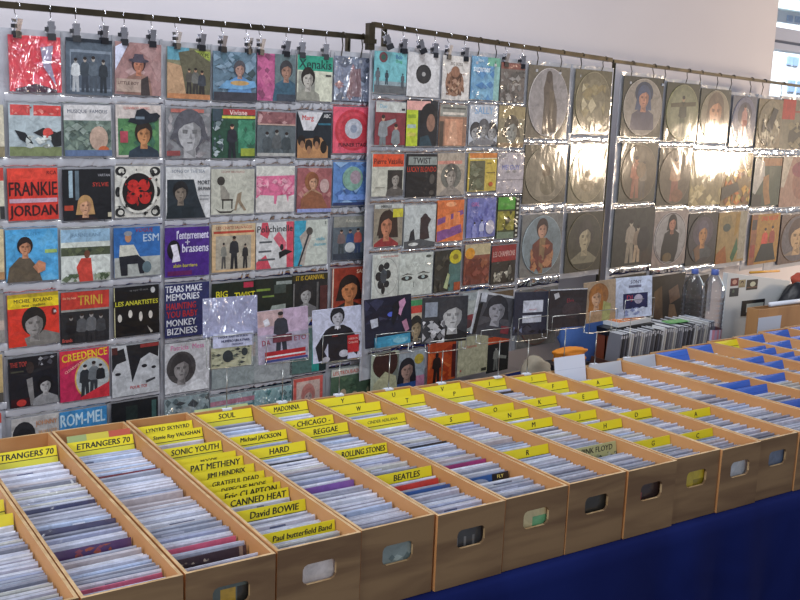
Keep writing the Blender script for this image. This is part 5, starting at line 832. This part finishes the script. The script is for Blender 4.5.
# small picture sleeves showing in the hand holes
HH = {3: ('c8c2c0', [('p', [(.3,.75),(.4,.55),(.5,.75)], '7a6a50'), ('e', .7, .78, .14, .1, '8a5a44')]), 4: ('7c8a88', [('s', .2, .3, .8, .7, ['9aa8a4', '5c6c6c'], 10, 3, .08)]), 5: ('3a3c3e', [('r', .3, .3, .34, .8, '8a8a8a'), ('r', .45, .3, .49, .8, '7a7a7a'), ('r', .6, .3, .64, .8, '6a6a6a')]),
      6: ('c8bc90', [('r', .5, .25, .8, .7, '6aa878'), ('e', .42, .62, .1, .12, '2a2420')]), 2: ('54605c', [('r', .4, .2, .6, .8, 'b89434'), ('r', .62, .2, .95, .8, '2c2c28')]), 7: ('2c2c28', []), 8: ('33282a', [('r', .2, .3, .4, .7, '8a3a3c')]), 9: ('b8a430', [('r', .5, .3, .8, .6, '8a7a20')]), 10: ('b4bcc4', []), 11: ('5c6c84', [])}
hh_l = {2: 'yellow striped dark sleeve', 3: 'white sleeve with brown shapes', 4: 'grey green sleeve', 5: 'dark sleeve with grey stripes', 6: 'cream and green sleeve', 7: 'black sleeve', 8: 'dark sleeve with a red patch', 9: 'yellow sleeve', 10: 'pale blue grey sleeve', 11: 'slate blue sleeve'}
hh_w = {2: 'the third crate from the left', 3: 'the crowded name card crate', 4: 'the SOUL crate', 5: 'the REGGAE crate', 6: 'the FLY record crate', 7: 'the R card crate', 8: 'the olive card crate', 9: 'the G card crate', 10: 'the C card crate', 11: 'the A card crate'}
for k, (c_, pr) in HH.items():
    cr = crates[k]; mb = slab_mesh(.18, .155, .003, [('r', 0, 0, 1, 1, c_)]+pr, M['sleeve'], c_); o = mb.build('record', None, ((cr['a'].x+cr['b'].x)/2, YF+.0125, ZB)); o.rotation_euler = (-.02, 0, 0)
    tag(o, f'{hh_l[k]} seen through the hand hole of {hh_w[k]}', 'record', 'records behind the hand holes')
# ------------------------------------------------------------------ table and cloth
x0, x1 = -.05, 5.6
yb_ = lambda x: max(3.06, .1675*x+3.236-.22)
t = empty('trestle_table', (2.2, 2.6, 0)); tag(t, 'long trestle table carrying the record crates under a navy cloth', 'table')
mb = MB(); tb = [(x0-2.2, -.71), (x1-2.2, -.71), (x1-2.2, yb_(x1)-2.61), (x0-2.2, yb_(x0)-2.61)]; mb.prism([(*q, TAB-.035) for q in tb], [(*q, TAB-.006) for q in tb], mat('table_board', '8a7458', .6)); mb.build('tabletop', t)
for lx in (.1, 1.2, 3.2, 5.2):
    for ly in (1.95, 3.0):
        mb = MB(); mb.box((lx-2.2-.02, ly-2.6-.02, 0), (lx-2.2+.02, ly-2.6+.02, TAB-.035), M['black']); mb.build('leg', t)
mb = MB(); mi = mb.slot(M['cloth']); nx = 220; prof = [(9, TAB-.3), (9, TAB-.02), (8, TAB-.004), (1.886, TAB-.004), (1.878, TAB-.012), (1.874, TAB-.05), (1.87, TAB-.3), (1.865, .06), (1.86, .01)]
for i in range(nx+1):
    x = x0-.01+(x1-x0+.02)*i/nx
    for j, (y, z) in enumerate(prof):
        y = yb_(x) if y == 9 else (yb_(x)-.01 if y == 8 else y)
        dep = max(0, (TAB-.02-z)/(TAB)) if j >= 5 else 0
        mb.v.append((x, y-dep*(.03+.03*math.sin(x*17+math.sin(x*5)*2)), z))
for i in range(nx):
    for j in range(len(prof)-1):
        b = i*len(prof)+j; mb.f.append((b, b+1, b+len(prof)+1, b+len(prof))); mb.m.append(mi); mb.c.append((1, 1, 1, 1))
o = mb.build('tablecloth', smooth=True); tag(o, 'dark navy cloth hanging over the front of the record table', 'tablecloth')
so = o.modifiers.new('thick', 'SOLIDIFY'); so.thickness = .002; so.offset = 1
# ------------------------------------------------------------------ wire stands at the crates' back edge, each with a record
def back_y(px):
    for i in range(len(LB)-1):
        if LB[i+1].x > px: return LB[i].y+(LB[i+1].y-LB[i].y)*max(0, (px-LB[i].x)/(LB[i+1].x-LB[i].x))
    return 3.0
YS = 3.0
def set_ys(px):
    global YS
    y = 2.95
    for _ in range(4): y = back_y(ony(px, 350, y).x)
    YS = y+.016
def frame_stand(label, bx, by, fx0, fy0, fx1, fy1, sx, sy, tilt=0):
    set_ys(sx)
    p = ony(sx, sy, YS-.02); a = ony(fx0, fy1, YS-.02); b = ony(fx1, fy1, YS-.02); top = ony(fx0, fy0, YS-.02).z
    t = empty('wire_stand', (p.x, YS-.02, T)); tag(t, label, 'wire stand', 'wire display stands clipped to the crates')
    O_ = Vector((p.x, YS-.02, T))
    def L_(x, z, y=0): return (x-O_.x, y, z-T)
    zb = (a.z+b.z)/2
    mb = MB(); mb.tube([L_(p.x, T+.004), L_(p.x, zb)], .0018, M['wire'], n=8); mb.build('rod', t, smooth=True)
    mb = MB(); pts = [L_(a.x, top, -.016), L_(a.x, zb, -.016), L_(b.x, zb, -.016), L_(b.x, top, -.016)]
    mb.tube(pts, .0016, M['wire'], n=6, closed=True)
    mb.tube([L_(a.x, zb, -.016), L_(a.x, zb, .012), L_(a.x, zb+.12, .014)], .002, M['wire'], n=6); mb.tube([L_(b.x, zb, -.016), L_(b.x, zb, .012), L_(b.x, zb+.12, .014)], .002, M['wire'], n=6)
    mb.build('cradle', t, smooth=True)
    mb = MB(); mb.box((-.016, -.008, -.003), (.016, .012, .003), M['white']); mb.box((-.014, .0, -.02), (.014, .006, -.003), M['chrome']); mb.build('clamp', t)
    return t, zb
def stand_record(x0, y0, x1, y1, bg, prims, label, tilt=0, m='print', zb=None, th=.005, fwd=0, edge=None, shear=0, yaw=0):
    set_ys((x0+x1)/2); xm, ym = (x0+x1)/2, (y0+y1)/2; l = ony(x0, ym, YS-.025); r = ony(x1, ym, YS-.025); t_ = ony(xm, y0, YS-.025); b_ = ony(xm, y1, YS-.025)
    w = r.x-l.x; h = t_.z-b_.z; mb = MB(); mb.box((-w/2, 0, -h/2), (w/2, th, h/2), M[m], edge or bg); art(mb, [('r', 0, 0, 1, 1, bg)]+prims, w, h, M[m])
    o = mb.build('record_sleeve', None, ((l.x+r.x)/2, YS-.027-fwd, (t_.z+b_.z)/2)); o.rotation_euler = (-.03, tilt, yaw); tag(o, label, 'record sleeve', 'records shown on the wire stands'); return o
ord_ = ['first', 'second', 'third', 'fourth', 'fifth', 'sixth', 'seventh', 'eighth', 'ninth', 'tenth']
ST = [ # cradle x0,y0,x1,y1, rod x,y
 (208,336,250,366,227,366),(264,337,306,361,283,361),(320,335,357,360,340,360),(373,334,410,353,390,353),(427,341,463,350,443,350),(478,330,511,341,500,341),(515,318,544,339,529,339),(549,316,582,328,566,328),(586,311,613,331,597,331),(621,300,650,318,631,318)]
for i, (a_, b_, c_, d_, e_, f_) in enumerate(ST): frame_stand(f'wire stand clipped to the crate backs, {ord_[i]} from the left', 0, 0, a_, b_, c_, d_, e_, f_)
stand_record(210, 346, 250, 366, 'b0b094', [('s', 0, .0, 1, 1, ['3c4040', '8a8c74', '5c6458', '6c7060'], 34, 61, .08), ('e', .4, .45, .13, .3, '2c3436'), ('e', .82, .3, .08, .2, '2c3436')], 'small dark and cream print below the white caption in the poly bag', m='print', fwd=.008, th=.003)
stand_record(212, 332, 252, 346, 'bcc0d8', [('t', 'DISQUE RARE EN PUBLIC', .5, .28, .17, '5c607c', .8), ('t', 'NUMERO UN A PARIS', .55, .56, .17, '4c5070', .7), ('t', 'PRESSAGE', .6, .82, .14, '6c7090', .4)], 'white caption slip with small print inside the poly bag', fwd=.008, th=.003)
o = stand_record(203, 297, 257, 335, 'a0a4c4', [('r', 0, .95, 1, 1, '9498b8')], 'crinkled clear poly bag with a lilac backing, first stand from the left', m='print_loose')
stand_record(258, 309, 308, 361, 'a9a1b4', [('r', 0, 0, 1, .45, 'b9a2b8'), ('r', .0, .0, .5, .3, 'c0a4a4'), ('p', [(.1,.18),(.2,.14),(.24,.26),(.14,.3)], 'd4d4dc'), ('m', .45, .04, .85, 'a08078', '33343e', '2c2e3a', 1.1), ('t', 'DA', .15, .6, .1, '9a4c5c', .16), ('t', 'ETO', .83, .58, .1, '9a4c5c', .24), ('r', .28, .48, .66, .62, '6c3440'), ('r', .12, .78, .93, .86, 'a8242c'), ('r', .12, .86, .93, .89, 'dcd8dc'), ('r', .12, .89, .93, .93, 'b83038'), ('r', .12, .94, .97, .98, '3c4884')], 'mauve record with a seated man and red striped band, second stand from the left', tilt=-.04)
stand_record(313, 308, 361, 360, 'c3c6da', [('p', [(.38,.33),(.62,.33),(.78,.42),(.97,.7),(.9,.95),(.75,.8),(.72,.65),(.7,1),(.3,1),(.3,.65),(.22,.8),(.3,.95),(.1,.98),(.04,.7),(.25,.4)], '1c1a22'), ('h', .5, .18, .26, 'b9b8c0', '1c1a20', None), ('p', [(.46,.34),(.54,.34),(.5,.42)], 'd8d8e0'), ('e', .25, .95, .08, .05, 'b4b4be'), ('e', .62, .88, .1, .07, 'b4b4be'), ('r', .7, .55, .94, .88, 'b8282c'), ('t', 'VERSION', .82, .62, .04, 'e8b0a8', .2), ('t', 'CHROME', .82, .69, .04, 'e8b0a8', .2), ('r', .38, .5, .5, .54, '6c2020')], 'black and white record of a figure with hands on hips and red sticker', tilt=-.03)
stand_record(365, 297, 411, 345, '1d1e30', [('s', 0, 0, .7, .5, ['26283c', '1a1a2c', '30324a'], 20, 62, .16), ('p', [(.1,.42),(.26,.4),(.27,.57),(.13,.6)], 'b8bcc8'), ('p', [(.72,.12),(.85,.06),(.88,.16),(.8,.3),(.76,.42),(.7,.36),(.74,.24)], 'c08cac'), ('p', [(.78,.55),(.88,.5),(.94,.72),(.86,.78)], 'b07c94'), ('e', .55, .36, .08, .05, '4c5cb4'), ('p', [(.6,.15),(.72,.08),(.72,.34),(.6,.6),(.55,.5)], '14141c')], 'dark navy record with a pink lit profile, above the turquoise card', tilt=-.05)
o = stand_record(374, 335, 409, 345, '3f93b4', [('e', .72, .5, .22, .35, '7cb8cc'), ('s', 0, 0, 1, 1, ['4ca0c0', '3a88a8'], 10, 63, .2)], 'small turquoise card resting in the fourth wire cradle', tilt=-.05, fwd=.006, th=.003)
stand_record(422, 297, 467, 342, '35363a', [('h', .66, .42, .5, 'b4b4b4', '3a3a3e', '1c1c1e', .5), ('r', .05, .1, .32, .42, '8c94a0'), ('s', .0, .5, .5, 1, ['1c1c20', 'b0b0b4', '6c6c70', 'd0d0d4'], 26, 64, .1), ('p', [(.55,.68),(.74,.7),(.66,.78)], 'd8d8d8')], 'black and white record of a smiling long haired woman', tilt=.02)
stand_record(474, 294, 515, 336, 'b4b6ba', [('r', .05, .05, .95, .96, '4b4b50'), ('h', .52, .38, .46, '94949a', '2c2c30', '3a3a40', .4), ('r', .7, .72, .9, .9, '7c3038'), ('r', .08, .02, .22, .24, 'b8bcc4'), ('p', [(.05,.3),(.15,.25),(.1,1),(.02,1)], '1a1a1c')], 'tilted black and white portrait record with a pale border', tilt=.2)
stand_record(514, 292, 547, 334, '2b2d3c', [('r', .25, .2, .85, .48, 'c4c8d4'), ('t', 'MENU JAZZ', .55, .42, .04, 'c07880', .5), ('r', .25, .55, .82, .72, 'c0c4d0'), ('r', .0, .8, .25, .95, '7c84a0'), ('s', 0, .75, 1, 1, ['14141c', '343440'], 10, 65, .12)], 'dark record with two white paper slips, right of the tilted portrait', tilt=.03)
stand_record(549, 289, 586, 327, '2a2529', [('r', 0, 0, 1, .03, 'b8bcc4'), ('p', [(.1,.12),(.22,.08),(.26,.2),(.14,.26)], 'b4b4b8'), ('t', 'Elvis', .55, .3, .1, '7c2c38', .5), ('e', .6, .55, .26, .22, '3a2f33')], 'near black record with faint red script and a white price sticker', tilt=.03)
stand_record(584, 281, 615, 321, 'a08c74', [('e', .45, .35, .32, .3, '8a5c34'), ('h', .38, .4, .36, 'c49c7c', '9a6430', 'b49474', .9), ('r', .0, .82, 1, 1, 'a88a68'), ('p', [(.6,.5),(.85,.6),(.8,1),(.55,1)], '9c9c64')], 'record of a woman with long reddish hair, left of the white one', tilt=-.05)
stand_record(619, 277, 648, 317, 'c0c8da', [('t', 'SONY', .55, .12, .08, '3c3c50', .35), ('r', .35, .2, .7, .26, '6c6c80'), ('r', .2, .4, .88, .78, '26264a'), ('t', 'DJ', .38, .52, .16, 'a03848', .3), ('e', .62, .55, .12, .12, 'a8a0b0'), ('s', .15, .75, .9, .95, ['8890b4', 'd4d8e8'], 12, 66, .06)], 'white record with a dark blue picture box, above the record row', tilt=-.06, yaw=-.25)
# ------------------------------------------------------------------ things between crates and racks
def at_y(px, py, y): return ony(px, py, y)
# row of sleeves in a low brown tray
Y1 = 3.32
a = at_y(612, 360, Y1); b = at_y(706, 340, Y1)
t = empty('cardboard_tray', ((a.x+b.x)/2, Y1+.06, TAB)); tag(t, 'low brown cardboard tray under the row of upright records', 'tray')
W = b.x-a.x+.04; mb = MB()
for q in (((-W/2, -.11, 0), (W/2, .11, .008)),): mb.box(*q, mat('brown_card', '4a2a1c', .7))
mb.build('base', t)
for nme, q in (('front_panel', ((-W/2, -.115, 0), (W/2, -.11, .055))), ('back_panel', ((-W/2, .11, 0), (W/2, .115, .055))), ('end_panel', ((-W/2-.005, -.115, 0), (-W/2, .115, .055))), ('end_panel', ((W/2, -.115, 0), (W/2+.005, .115, .055)))):
    mb = MB(); mb.box(*q, bpy.data.materials['brown_card']); mb.build(nme, t)
greys = ['6c6c72', '8a8a8c', '4c4c50', 'a4a4a4', '5c5c64', '94949a', 'bcb8b0', '3c3a3c', '7a7a80', 'c8c8c8']
n = 44; me = {}
for i in range(n):
    c = greys[(i*7+i//3) % len(greys)]
    if c not in me:
        mb = MB(); mb.box((-.0035, -.092, 0), (.0035, .092, .182), M['card'], c); mb.box((-.0025, -.09, .182), (.0025, .09, .1845), M['card'], 'd8dadf'); mb.box((-.0036, -.0922, .16), (.0036, -.09, .175), M['card'], 'c0c0c4'); me[c] = mb.mesh('record_sleeve')
    o = bpy.data.objects.new('record_sleeve', me[c]); COL.objects.link(o)
    o.location = (t.location.x-W/2+.022+(W-.05)*i/(n-1), t.location.y, TAB+.009); o.rotation_euler = (0, math.radians(6+rnd.uniform(-.6, .6)), math.radians(4)); o.scale = (1, 1, rnd.uniform(.93, 1.03))
    tag(o, 'thin grey spined record in the upright row left of the water bottles', 'record sleeve', 'row of upright records left of the bottles')
# brown case with open lid at the left of it
p = at_y(606, 352, 3.42)
t = empty('record_case', (p.x+.10, 3.46, TAB)); tag(t, 'dark brown leatherette case behind the crates, left of the upright records', 'case')
br = mat('brown_leatherette', '6a3218', .55, bump=(80, (1, 1, 1), .3, .001)); w2 = .16
mb = MB(); mb.box((-w2, -.09, 0), (w2, -.085, .17), br); mb.box((-w2, .085, 0), (w2, .09, .17), br); mb.box((-w2, -.09, 0), (-w2+.006, .09, .17), br); mb.box((w2-.006, -.09, 0), (w2, .09, .17), br); mb.box((-w2, -.09, 0), (w2, .09, .006), br); mb.build('body', t)
mb = MB(); mb.box((-w2-.003, -.095, .165), (w2+.003, .095, .2), M['black']); mb.build('lid', t)
for sx in (-.08, .08):
    mb = MB(); mb.box((sx-.012, -.1, .15), (sx+.012, -.094, .185), M['chrome']); mb.build('latch', t)
mb = MB(); mb.box((-.13, -.09, 0), (.13, .09, .02), M['card'], 'b8bcc0'); mb.box((-.11, -.08, .02), (.05, .0, .024), M['card'], 'c06c30'); mb.box((.0, -.07, .024), (.1, .03, .028), M['card'], '8a5a3c')
o = mb.build('leaflet_pile', None, (t.location.x+.02, 3.46, TAB+.202)); o.rotation_euler = (0, 0, .12); tag(o, 'pale and orange leaflets lying on the brown case', 'leaflets')
# blue bag behind
def blob(name, c, rx, ry, rz, mt, seed, amp=.15, sq=.6):
    mb = MB(); rr = random.Random(seed); ph = [rr.uniform(0, 6) for _ in range(6)]; nu, nv = 28, 16; mi = mb.slot(mt)
    for j in range(nv+1):
        v = math.pi*j/nv
        for i in range(nu):
            u = 2*math.pi*i/nu; x, y, z = math.sin(v)*math.cos(u), math.sin(v)*math.sin(u), math.cos(v)
            x, y, z = [math.copysign(abs(q)**sq, q) for q in (x, y, z)]
            k = 1+amp*(math.sin(x*4+ph[0])*math.cos(z*5+ph[1])+.5*math.sin(y*7+ph[2]+z*6))
            mb.v.append((x*rx*k, y*ry*k, max(z*rz*k, -rz)+rz))
    for j in range(nv):
        for i in range(nu): mb.f.append((j*nu+i, (j+1)*nu+i, (j+1)*nu+(i+1) % nu, j*nu+(i+1) % nu)); mb.m.append(mi); mb.c.append((1, 1, 1, 1))
    return mb.build(name, None, c, smooth=True)
p = at_y(578, 340, 3.5); o = blob('cloth_bag', (p.x+.0, 3.47, TAB), .13, .04, .145, mat('blue_fabric', '3a5a94', .8), 3); tag(o, 'blue fabric bag behind the eighth wire stand', 'bag')
p = at_y(560, 352, 3.3); o = blob('folded_cloth', (p.x+.02, 3.26, TAB+.10), .085, .035, .032, mat('orange_fabric', 'c87a1c', .7), 4, .12); tag(o, 'crumpled orange cloth peeking over the tall blank white card', 'cloth')
mb = MB(); mb.box((-.1, -.05, 0), (.1, .05, .1), mat('dark_box', '1c1a1e', .5)); mb.box((-.102, -.052, .08), (.102, .052, .102), bpy.data.materials['dark_box']); o = mb.build('small_box', None, (p.x, 3.26, TAB)); tag(o, 'small black box underneath the orange cloth', 'box')
p = at_y(533, 372, 3.22); o = blob('tape_roll_bag', (p.x, 3.2, TAB), .07, .05, .08, mat('grey_beige_fabric', '8a8272', .8), 9, .1, .85); o.name = 'cloth_pouch'; tag(o, 'rounded grey beige pouch behind the J card of the F and E crate', 'pouch')
# water bottles
def bottle(px, y, label, s=1, turn=0, pink=False):
    p = at_y(px, 300, y); t = empty('water_bottle', (p.x, y, TAB+.062), turn); tag(t, label, 'bottle', 'plastic water bottles behind the crates')
    prof = [(.001, .004), (.03, .002), (.040, .008), (.043, .02)]
    z = .02
    while z < .19: prof += [(.0435, z+.006), (.0410, z+.012), (.0435, z+.018)]; z += .02
    prof += [(.044, .21), (.043, .235), (.036, .262), (.024, .285), (.0145, .300), (.0135, .306)]
    mb = MB(); mb.lathe([(r*s*1.12, z_*s) for r, z_ in prof], M['pet'], n=28); mb.build('body', t, smooth=True)
    mb = MB(); mb.lathe([(.0005, .325*s), (.0150*s, .325*s), (.0160*s, .322*s), (.0160*s, .304*s), (.0145*s, .302*s), (.0005, .302*s)], mat('blue_cap', '5468ac', .4), n=20); mb.build('cap', t, smooth=True)
    mb = MB(); c = 'b87c8c' if pink else '8a94c4'
    n = 28; z0, z1 = (.035, .09) if pink else (.05, .1)
    for i in range(n):
        a0, a1 = 2*math.pi*i/n, 2*math.pi*(i+1)/n; r = .0446*s*1.12
        mb.poly([(r*math.cos(a0), r*math.sin(a0), z0), (r*math.cos(a1), r*math.sin(a1), z0), (r*math.cos(a1), r*math.sin(a1), z1), (r*math.cos(a0), r*math.sin(a0), z1)], M['card'], [c, 'b4b4cc', c, 'a08ca4'][i % 4])
    mb.build('paper_label', t, smooth=True)
bottle(692.5, 3.46, 'clear water bottle with a blue cap, the smaller and left of the pair', 1.15)
bottle(712.5, 3.33, 'clear water bottle with a blue cap, taller right one beside the white carton', 1.2, pink=True)
p = at_y(704, 330, 3.4); mb = MB(); mb.box((-.14, -.13, 0), (.14, .12, .06), mat('grey_card_box', '5c5854', .7)); mb.box((-.142, -.132, .05), (.142, .122, .0605), bpy.data.materials['grey_card_box']); o = mb.build('shallow_box', None, (p.x, 3.4, TAB-.001)); tag(o, 'shallow grey box the two water bottles stand on', 'box')
# green and pink papers by the bottles
p = at_y(690, 333, 3.4); mb = MB(); mb.box((-.07, -.03, 0), (.07, .03, .004), M['card'], '5ca05c'); o = mb.build('green_card', None, (p.x, 3.28, T-.015)); o.location = (at_y(682, 322, 3.32).x, 3.36, TAB+.196); tag(o, 'small green card lying on top of the upright records before the bottles', 'card')
p = at_y(724, 340, 3.24); mb = MB()
mb.box((-.09, -.05, 0), (.09, .05, .05), M['card'], '7c7468'); art(mb, [('s', 0, 0, 1, 1, ['b87c84', 'a8a08c', '54544c', 'c8c0b0', '3c3c3c'], 30, 67, .12)], .18, .05, M['card'], y0=-.0502)
for i in range(0): pass
o = mb.build('knick_knack_box', None, (p.x-.03, 3.22, TAB+.03)); o.name = 'printed_box'; o.location.z = TAB; tag(o, 'low box with mixed pink and cream print at the foot of the bottles', 'box')
# white carton with photo stickers
Yc = 3.36
tl = at_y(728, 273, Yc); tr = at_y(790, 281, Yc); bl = at_y(728, 325, Yc)
w = (tr.x-tl.x); h = tl.z-TAB
t = empty('white_carton', (tl.x+w/2, Yc, TAB)); tag(t, 'white carton with small photo stickers and a dark handhold', 'carton')
slope = (tr.z-tl.z)
wm = mat('white_carton_board', 'cfd2d2', .6)
mb = MB(); f0 = [(-w/2, 0, 0), (w/2, 0, 0), (w/2, 0, h+slope), (-w/2, 0, h)]; f1 = [(-w/2, .03, 0), (w/2, .03, 0), (w/2, .03, h+slope), (-w/2, .03, h)]
mb.prism([f0[0], f0[1], f1[1], f1[0]], [f0[3], f0[2], f1[2], f1[3]], wm)
mb.build('body', t)
def plate(name, x0, y0, x1, y1, pr, off, bg):
    a = at_y(x0, y0, Yc); b = at_y(x1, y1, Yc); ww = b.x-a.x; hh = a.z-b.z; m_ = MB(); m_.box((-ww/2, -off, -hh/2), (ww/2, 0, hh/2), M['matte'], bg); art(m_, [('r', 0, 0, 1, 1, bg)]+pr, ww, hh, M['matte'], y0=-off)
    o = m_.build(name, t); o.location = ((a.x+b.x)/2-t.location.x, 0, (a.z+b.z)/2-TAB)
plate('photo_sticker', 731, 278.5, 738, 285.5, [('e', .5, .5, .3, .3, 'c09080')], .001, '6a2a2c')
plate('photo_sticker', 739, 280, 745, 287, [('h', .5, .45, .4, 'b8a480', '4c3c30', '8a7c60')], .001, 'a09474')
plate('photo_sticker', 747, 280, 757, 289, [('e', .55, .45, .25, .25, 'c0c0a8'), ('r', 0, .7, 1, .8, '6c4c40')], .001, '2c2826')
plate('photo_sticker', 730, 288.5, 738, 296, [('m', .4, .1, .9, '8a8a84', '4c6058', '2c3434')], .001, '28303a')
plate('handhold', 742, 301, 763, 313.5, [('r', .2, .22, .95, .78, 'b4bab4')], .003, '17171c')
# plywood box at the right, with a white sheet
Yp = 3.13; a = at_y(759, 310, Yp); b = at_y(753, 340, Yp); c = at_y(815, 320, Yp)
t = empty('plywood_box', (a.x+.25, Yp, TAB)); tag(t, 'open plywood box behind the blue card crates at the right', 'box')
pw = mat('pale_plywood', 'ab8052', .6, noise=(8, (1, 1, .2), '946a42', .4, .7)); H = a.z-TAB
for nme, q in (('front_panel', ((-.25, 0, 0), (.25, .01, H))), ('back_panel', ((-.25, .06, 0), (.25, .07, H))), ('side_panel', ((-.25, .01, 0), (-.24, .06, H))), ('side_panel', ((.24, .01, 0), (.25, .06, H))), ('base', ((-.24, .01, 0), (.24, .06, .01)))):
    mb = MB(); mb.box(*q, pw); mb.build(nme, t)
s0 = at_y(758.5, 318, Yp); s1 = at_y(779, 334, Yp); mb = MB(); mb.box((s0.x, Yp-.003, s1.z), (s1.x, Yp-.0008, s0.z), M['card'], 'b4c4dc'); o = mb.build('paper_sheet'); tag(o, 'pale blue white paper sheet taped on the plywood box', 'paper')
mb = MB(); mb.tube([(t.location.x-.12, Yp+.035, TAB+H+.012), (t.location.x+.32, Yp+.035, TAB+H+.012)], .012, M['white'], n=12); o = mb.build('rolled_paper', smooth=True); tag(o, 'pale roll lying across the open plywood box', 'roll')
# dark bag and reddish item at the right edge
p = at_y(801, 290, 3.25); o = blob('shoulder_bag', (p.x+.03, 3.3, TAB), .11, .07, .17, mat('black_leather', '10121a', .45), 6, .08, .8); tag(o, 'black rounded bag cut off by the right edge beside the white carton', 'bag')
p = at_y(797, 272, 3.62); o = blob('folded_garment', (p.x+.03, 3.6, TAB+.22), .07, .04, .05, mat('red_fabric', 'b85440', .8), 7, .2); tag(o, 'reddish cloth behind the black bag at the right edge', 'cloth')
mb = MB(); mb.box((-.13, -.09, 0), (.13, .09, .22), mat('dark_grey_box', '3a3638', .6)); mb.box((-.133, -.093, .19), (.133, .093, .225), bpy.data.materials['dark_grey_box']); o = mb.build('storage_box', None, (p.x, 3.6, TAB-.005)); tag(o, 'dark grey box behind the white carton and under the reddish cloth', 'box')
# second table top carrying these things is the same cloth; a yellow batten hangs below the right sheets
p = PB.hit(762, 270); q = PB.hit(786, 272); mb = MB(); mb.tube([(-.17, -.03, 0), (.17, .0, -.012)], .008, mat('golden_batten', 'd8a03c', .4), n=10); o = mb.build('batten', None, PB.hit(760, 270)-PB.n*.02, smooth=True); tag(o, 'short golden batten clipped under the orange dancing pair sleeve', 'batten')
# ------------------------------------------------------------------ light
def area(name, loc, target, sx, sy, power, color, spread=180):
    d = bpy.data.lights.new(name, 'AREA'); d.shape = 'RECTANGLE'; d.size = sx; d.size_y = sy; d.energy = power; d.color = color; d.spread = math.radians(spread)
    o = bpy.data.objects.new(name, d); COL.objects.link(o); o.location = loc; o.rotation_euler = (Vector(target)-Vector(loc)).to_track_quat('-Z', 'Y').to_euler(); return o
area('daylight_left', (-3.2, 1.2, 3.0), (1.8, 3.0, 1.2), 2.0, 1.5, 125, (.86, .92, 1))
area('skylight_above', (2.0, 2.4, 4.6), (2.2, 2.7, 1), 3.0, .7, 95, (.95, .97, 1))
area('daylight_front', (.5, -3.5, 3.0), (2.2, 3.0, 1.2), 1.8, 1.2, 55, (.9, .94, 1))
# warm lamp the rails' shadows and the two flares on the foil come from
def spot(name, loc, power, r, color):
    d = bpy.data.lights.new(name, 'POINT'); d.energy = power; d.shadow_soft_size = r; d.color = color
    o = bpy.data.objects.new(name, d); COL.objects.link(o); o.location = loc; return o
spot('warm_lamp', (8.57, 1.44, 1.59), 210, .24, (1, .78, .56))
spot('warm_lamp', (9.2, 2.52, 1.66), 210, .24, (1, .78, .56))
d = bpy.data.lights.new('facade_spot', 'SPOT'); d.energy = 9000; d.spot_size = math.radians(60); d.shadow_soft_size = .3; o = bpy.data.objects.new('facade_spot', d); COL.objects.link(o); o.location = (13, 6.2, 8); o.rotation_euler = (Vector((18, 11.3, 1.5))-Vector(o.location)).to_track_quat('-Z', 'Y').to_euler()  # spot added outside to brighten the facade in place of a sun
W = bpy.data.worlds.new('world'); SC.world = W; W.use_nodes = True; bg = W.node_tree.nodes['Background']
N = W.node_tree.nodes; L = W.node_tree.links
tc = N.new('ShaderNodeTexCoord'); sp = N.new('ShaderNodeVectorMath'); sp.operation = 'DOT_PRODUCT'; sp.inputs[1].default_value = (.75, .66, 0); L.new(tc.outputs['Generated'], sp.inputs[0])
cr_ = N.new('ShaderNodeValToRGB'); L.new(sp.outputs['Value'], cr_.inputs[0]); cr_.color_ramp.elements[0].position = 0.66; cr_.color_ramp.elements[0].color = (.46, .48, .56, 1); cr_.color_ramp.elements[1].position = .8; cr_.color_ramp.elements[1].color = (3.2, 3.7, 4.1, 1)
L.new(cr_.outputs[0], bg.inputs[0]); bg.inputs[1].default_value = .5
SC.view_settings.view_transform = 'Standard'; SC.view_settings.look = 'None'; SC.view_settings.exposure = .3; SC.view_settings.gamma = 1
SC.cycles.max_bounces = 8; SC.cycles.transparent_max_bounces = 16
for o in list(COL.objects):
    if 'label' in o and o.parent is None and not 4 <= len(o['label'].split()) <= 16 and o.get('kind') != 'structure': print('LABEL LENGTH', len(o['label'].split()), o['label'])
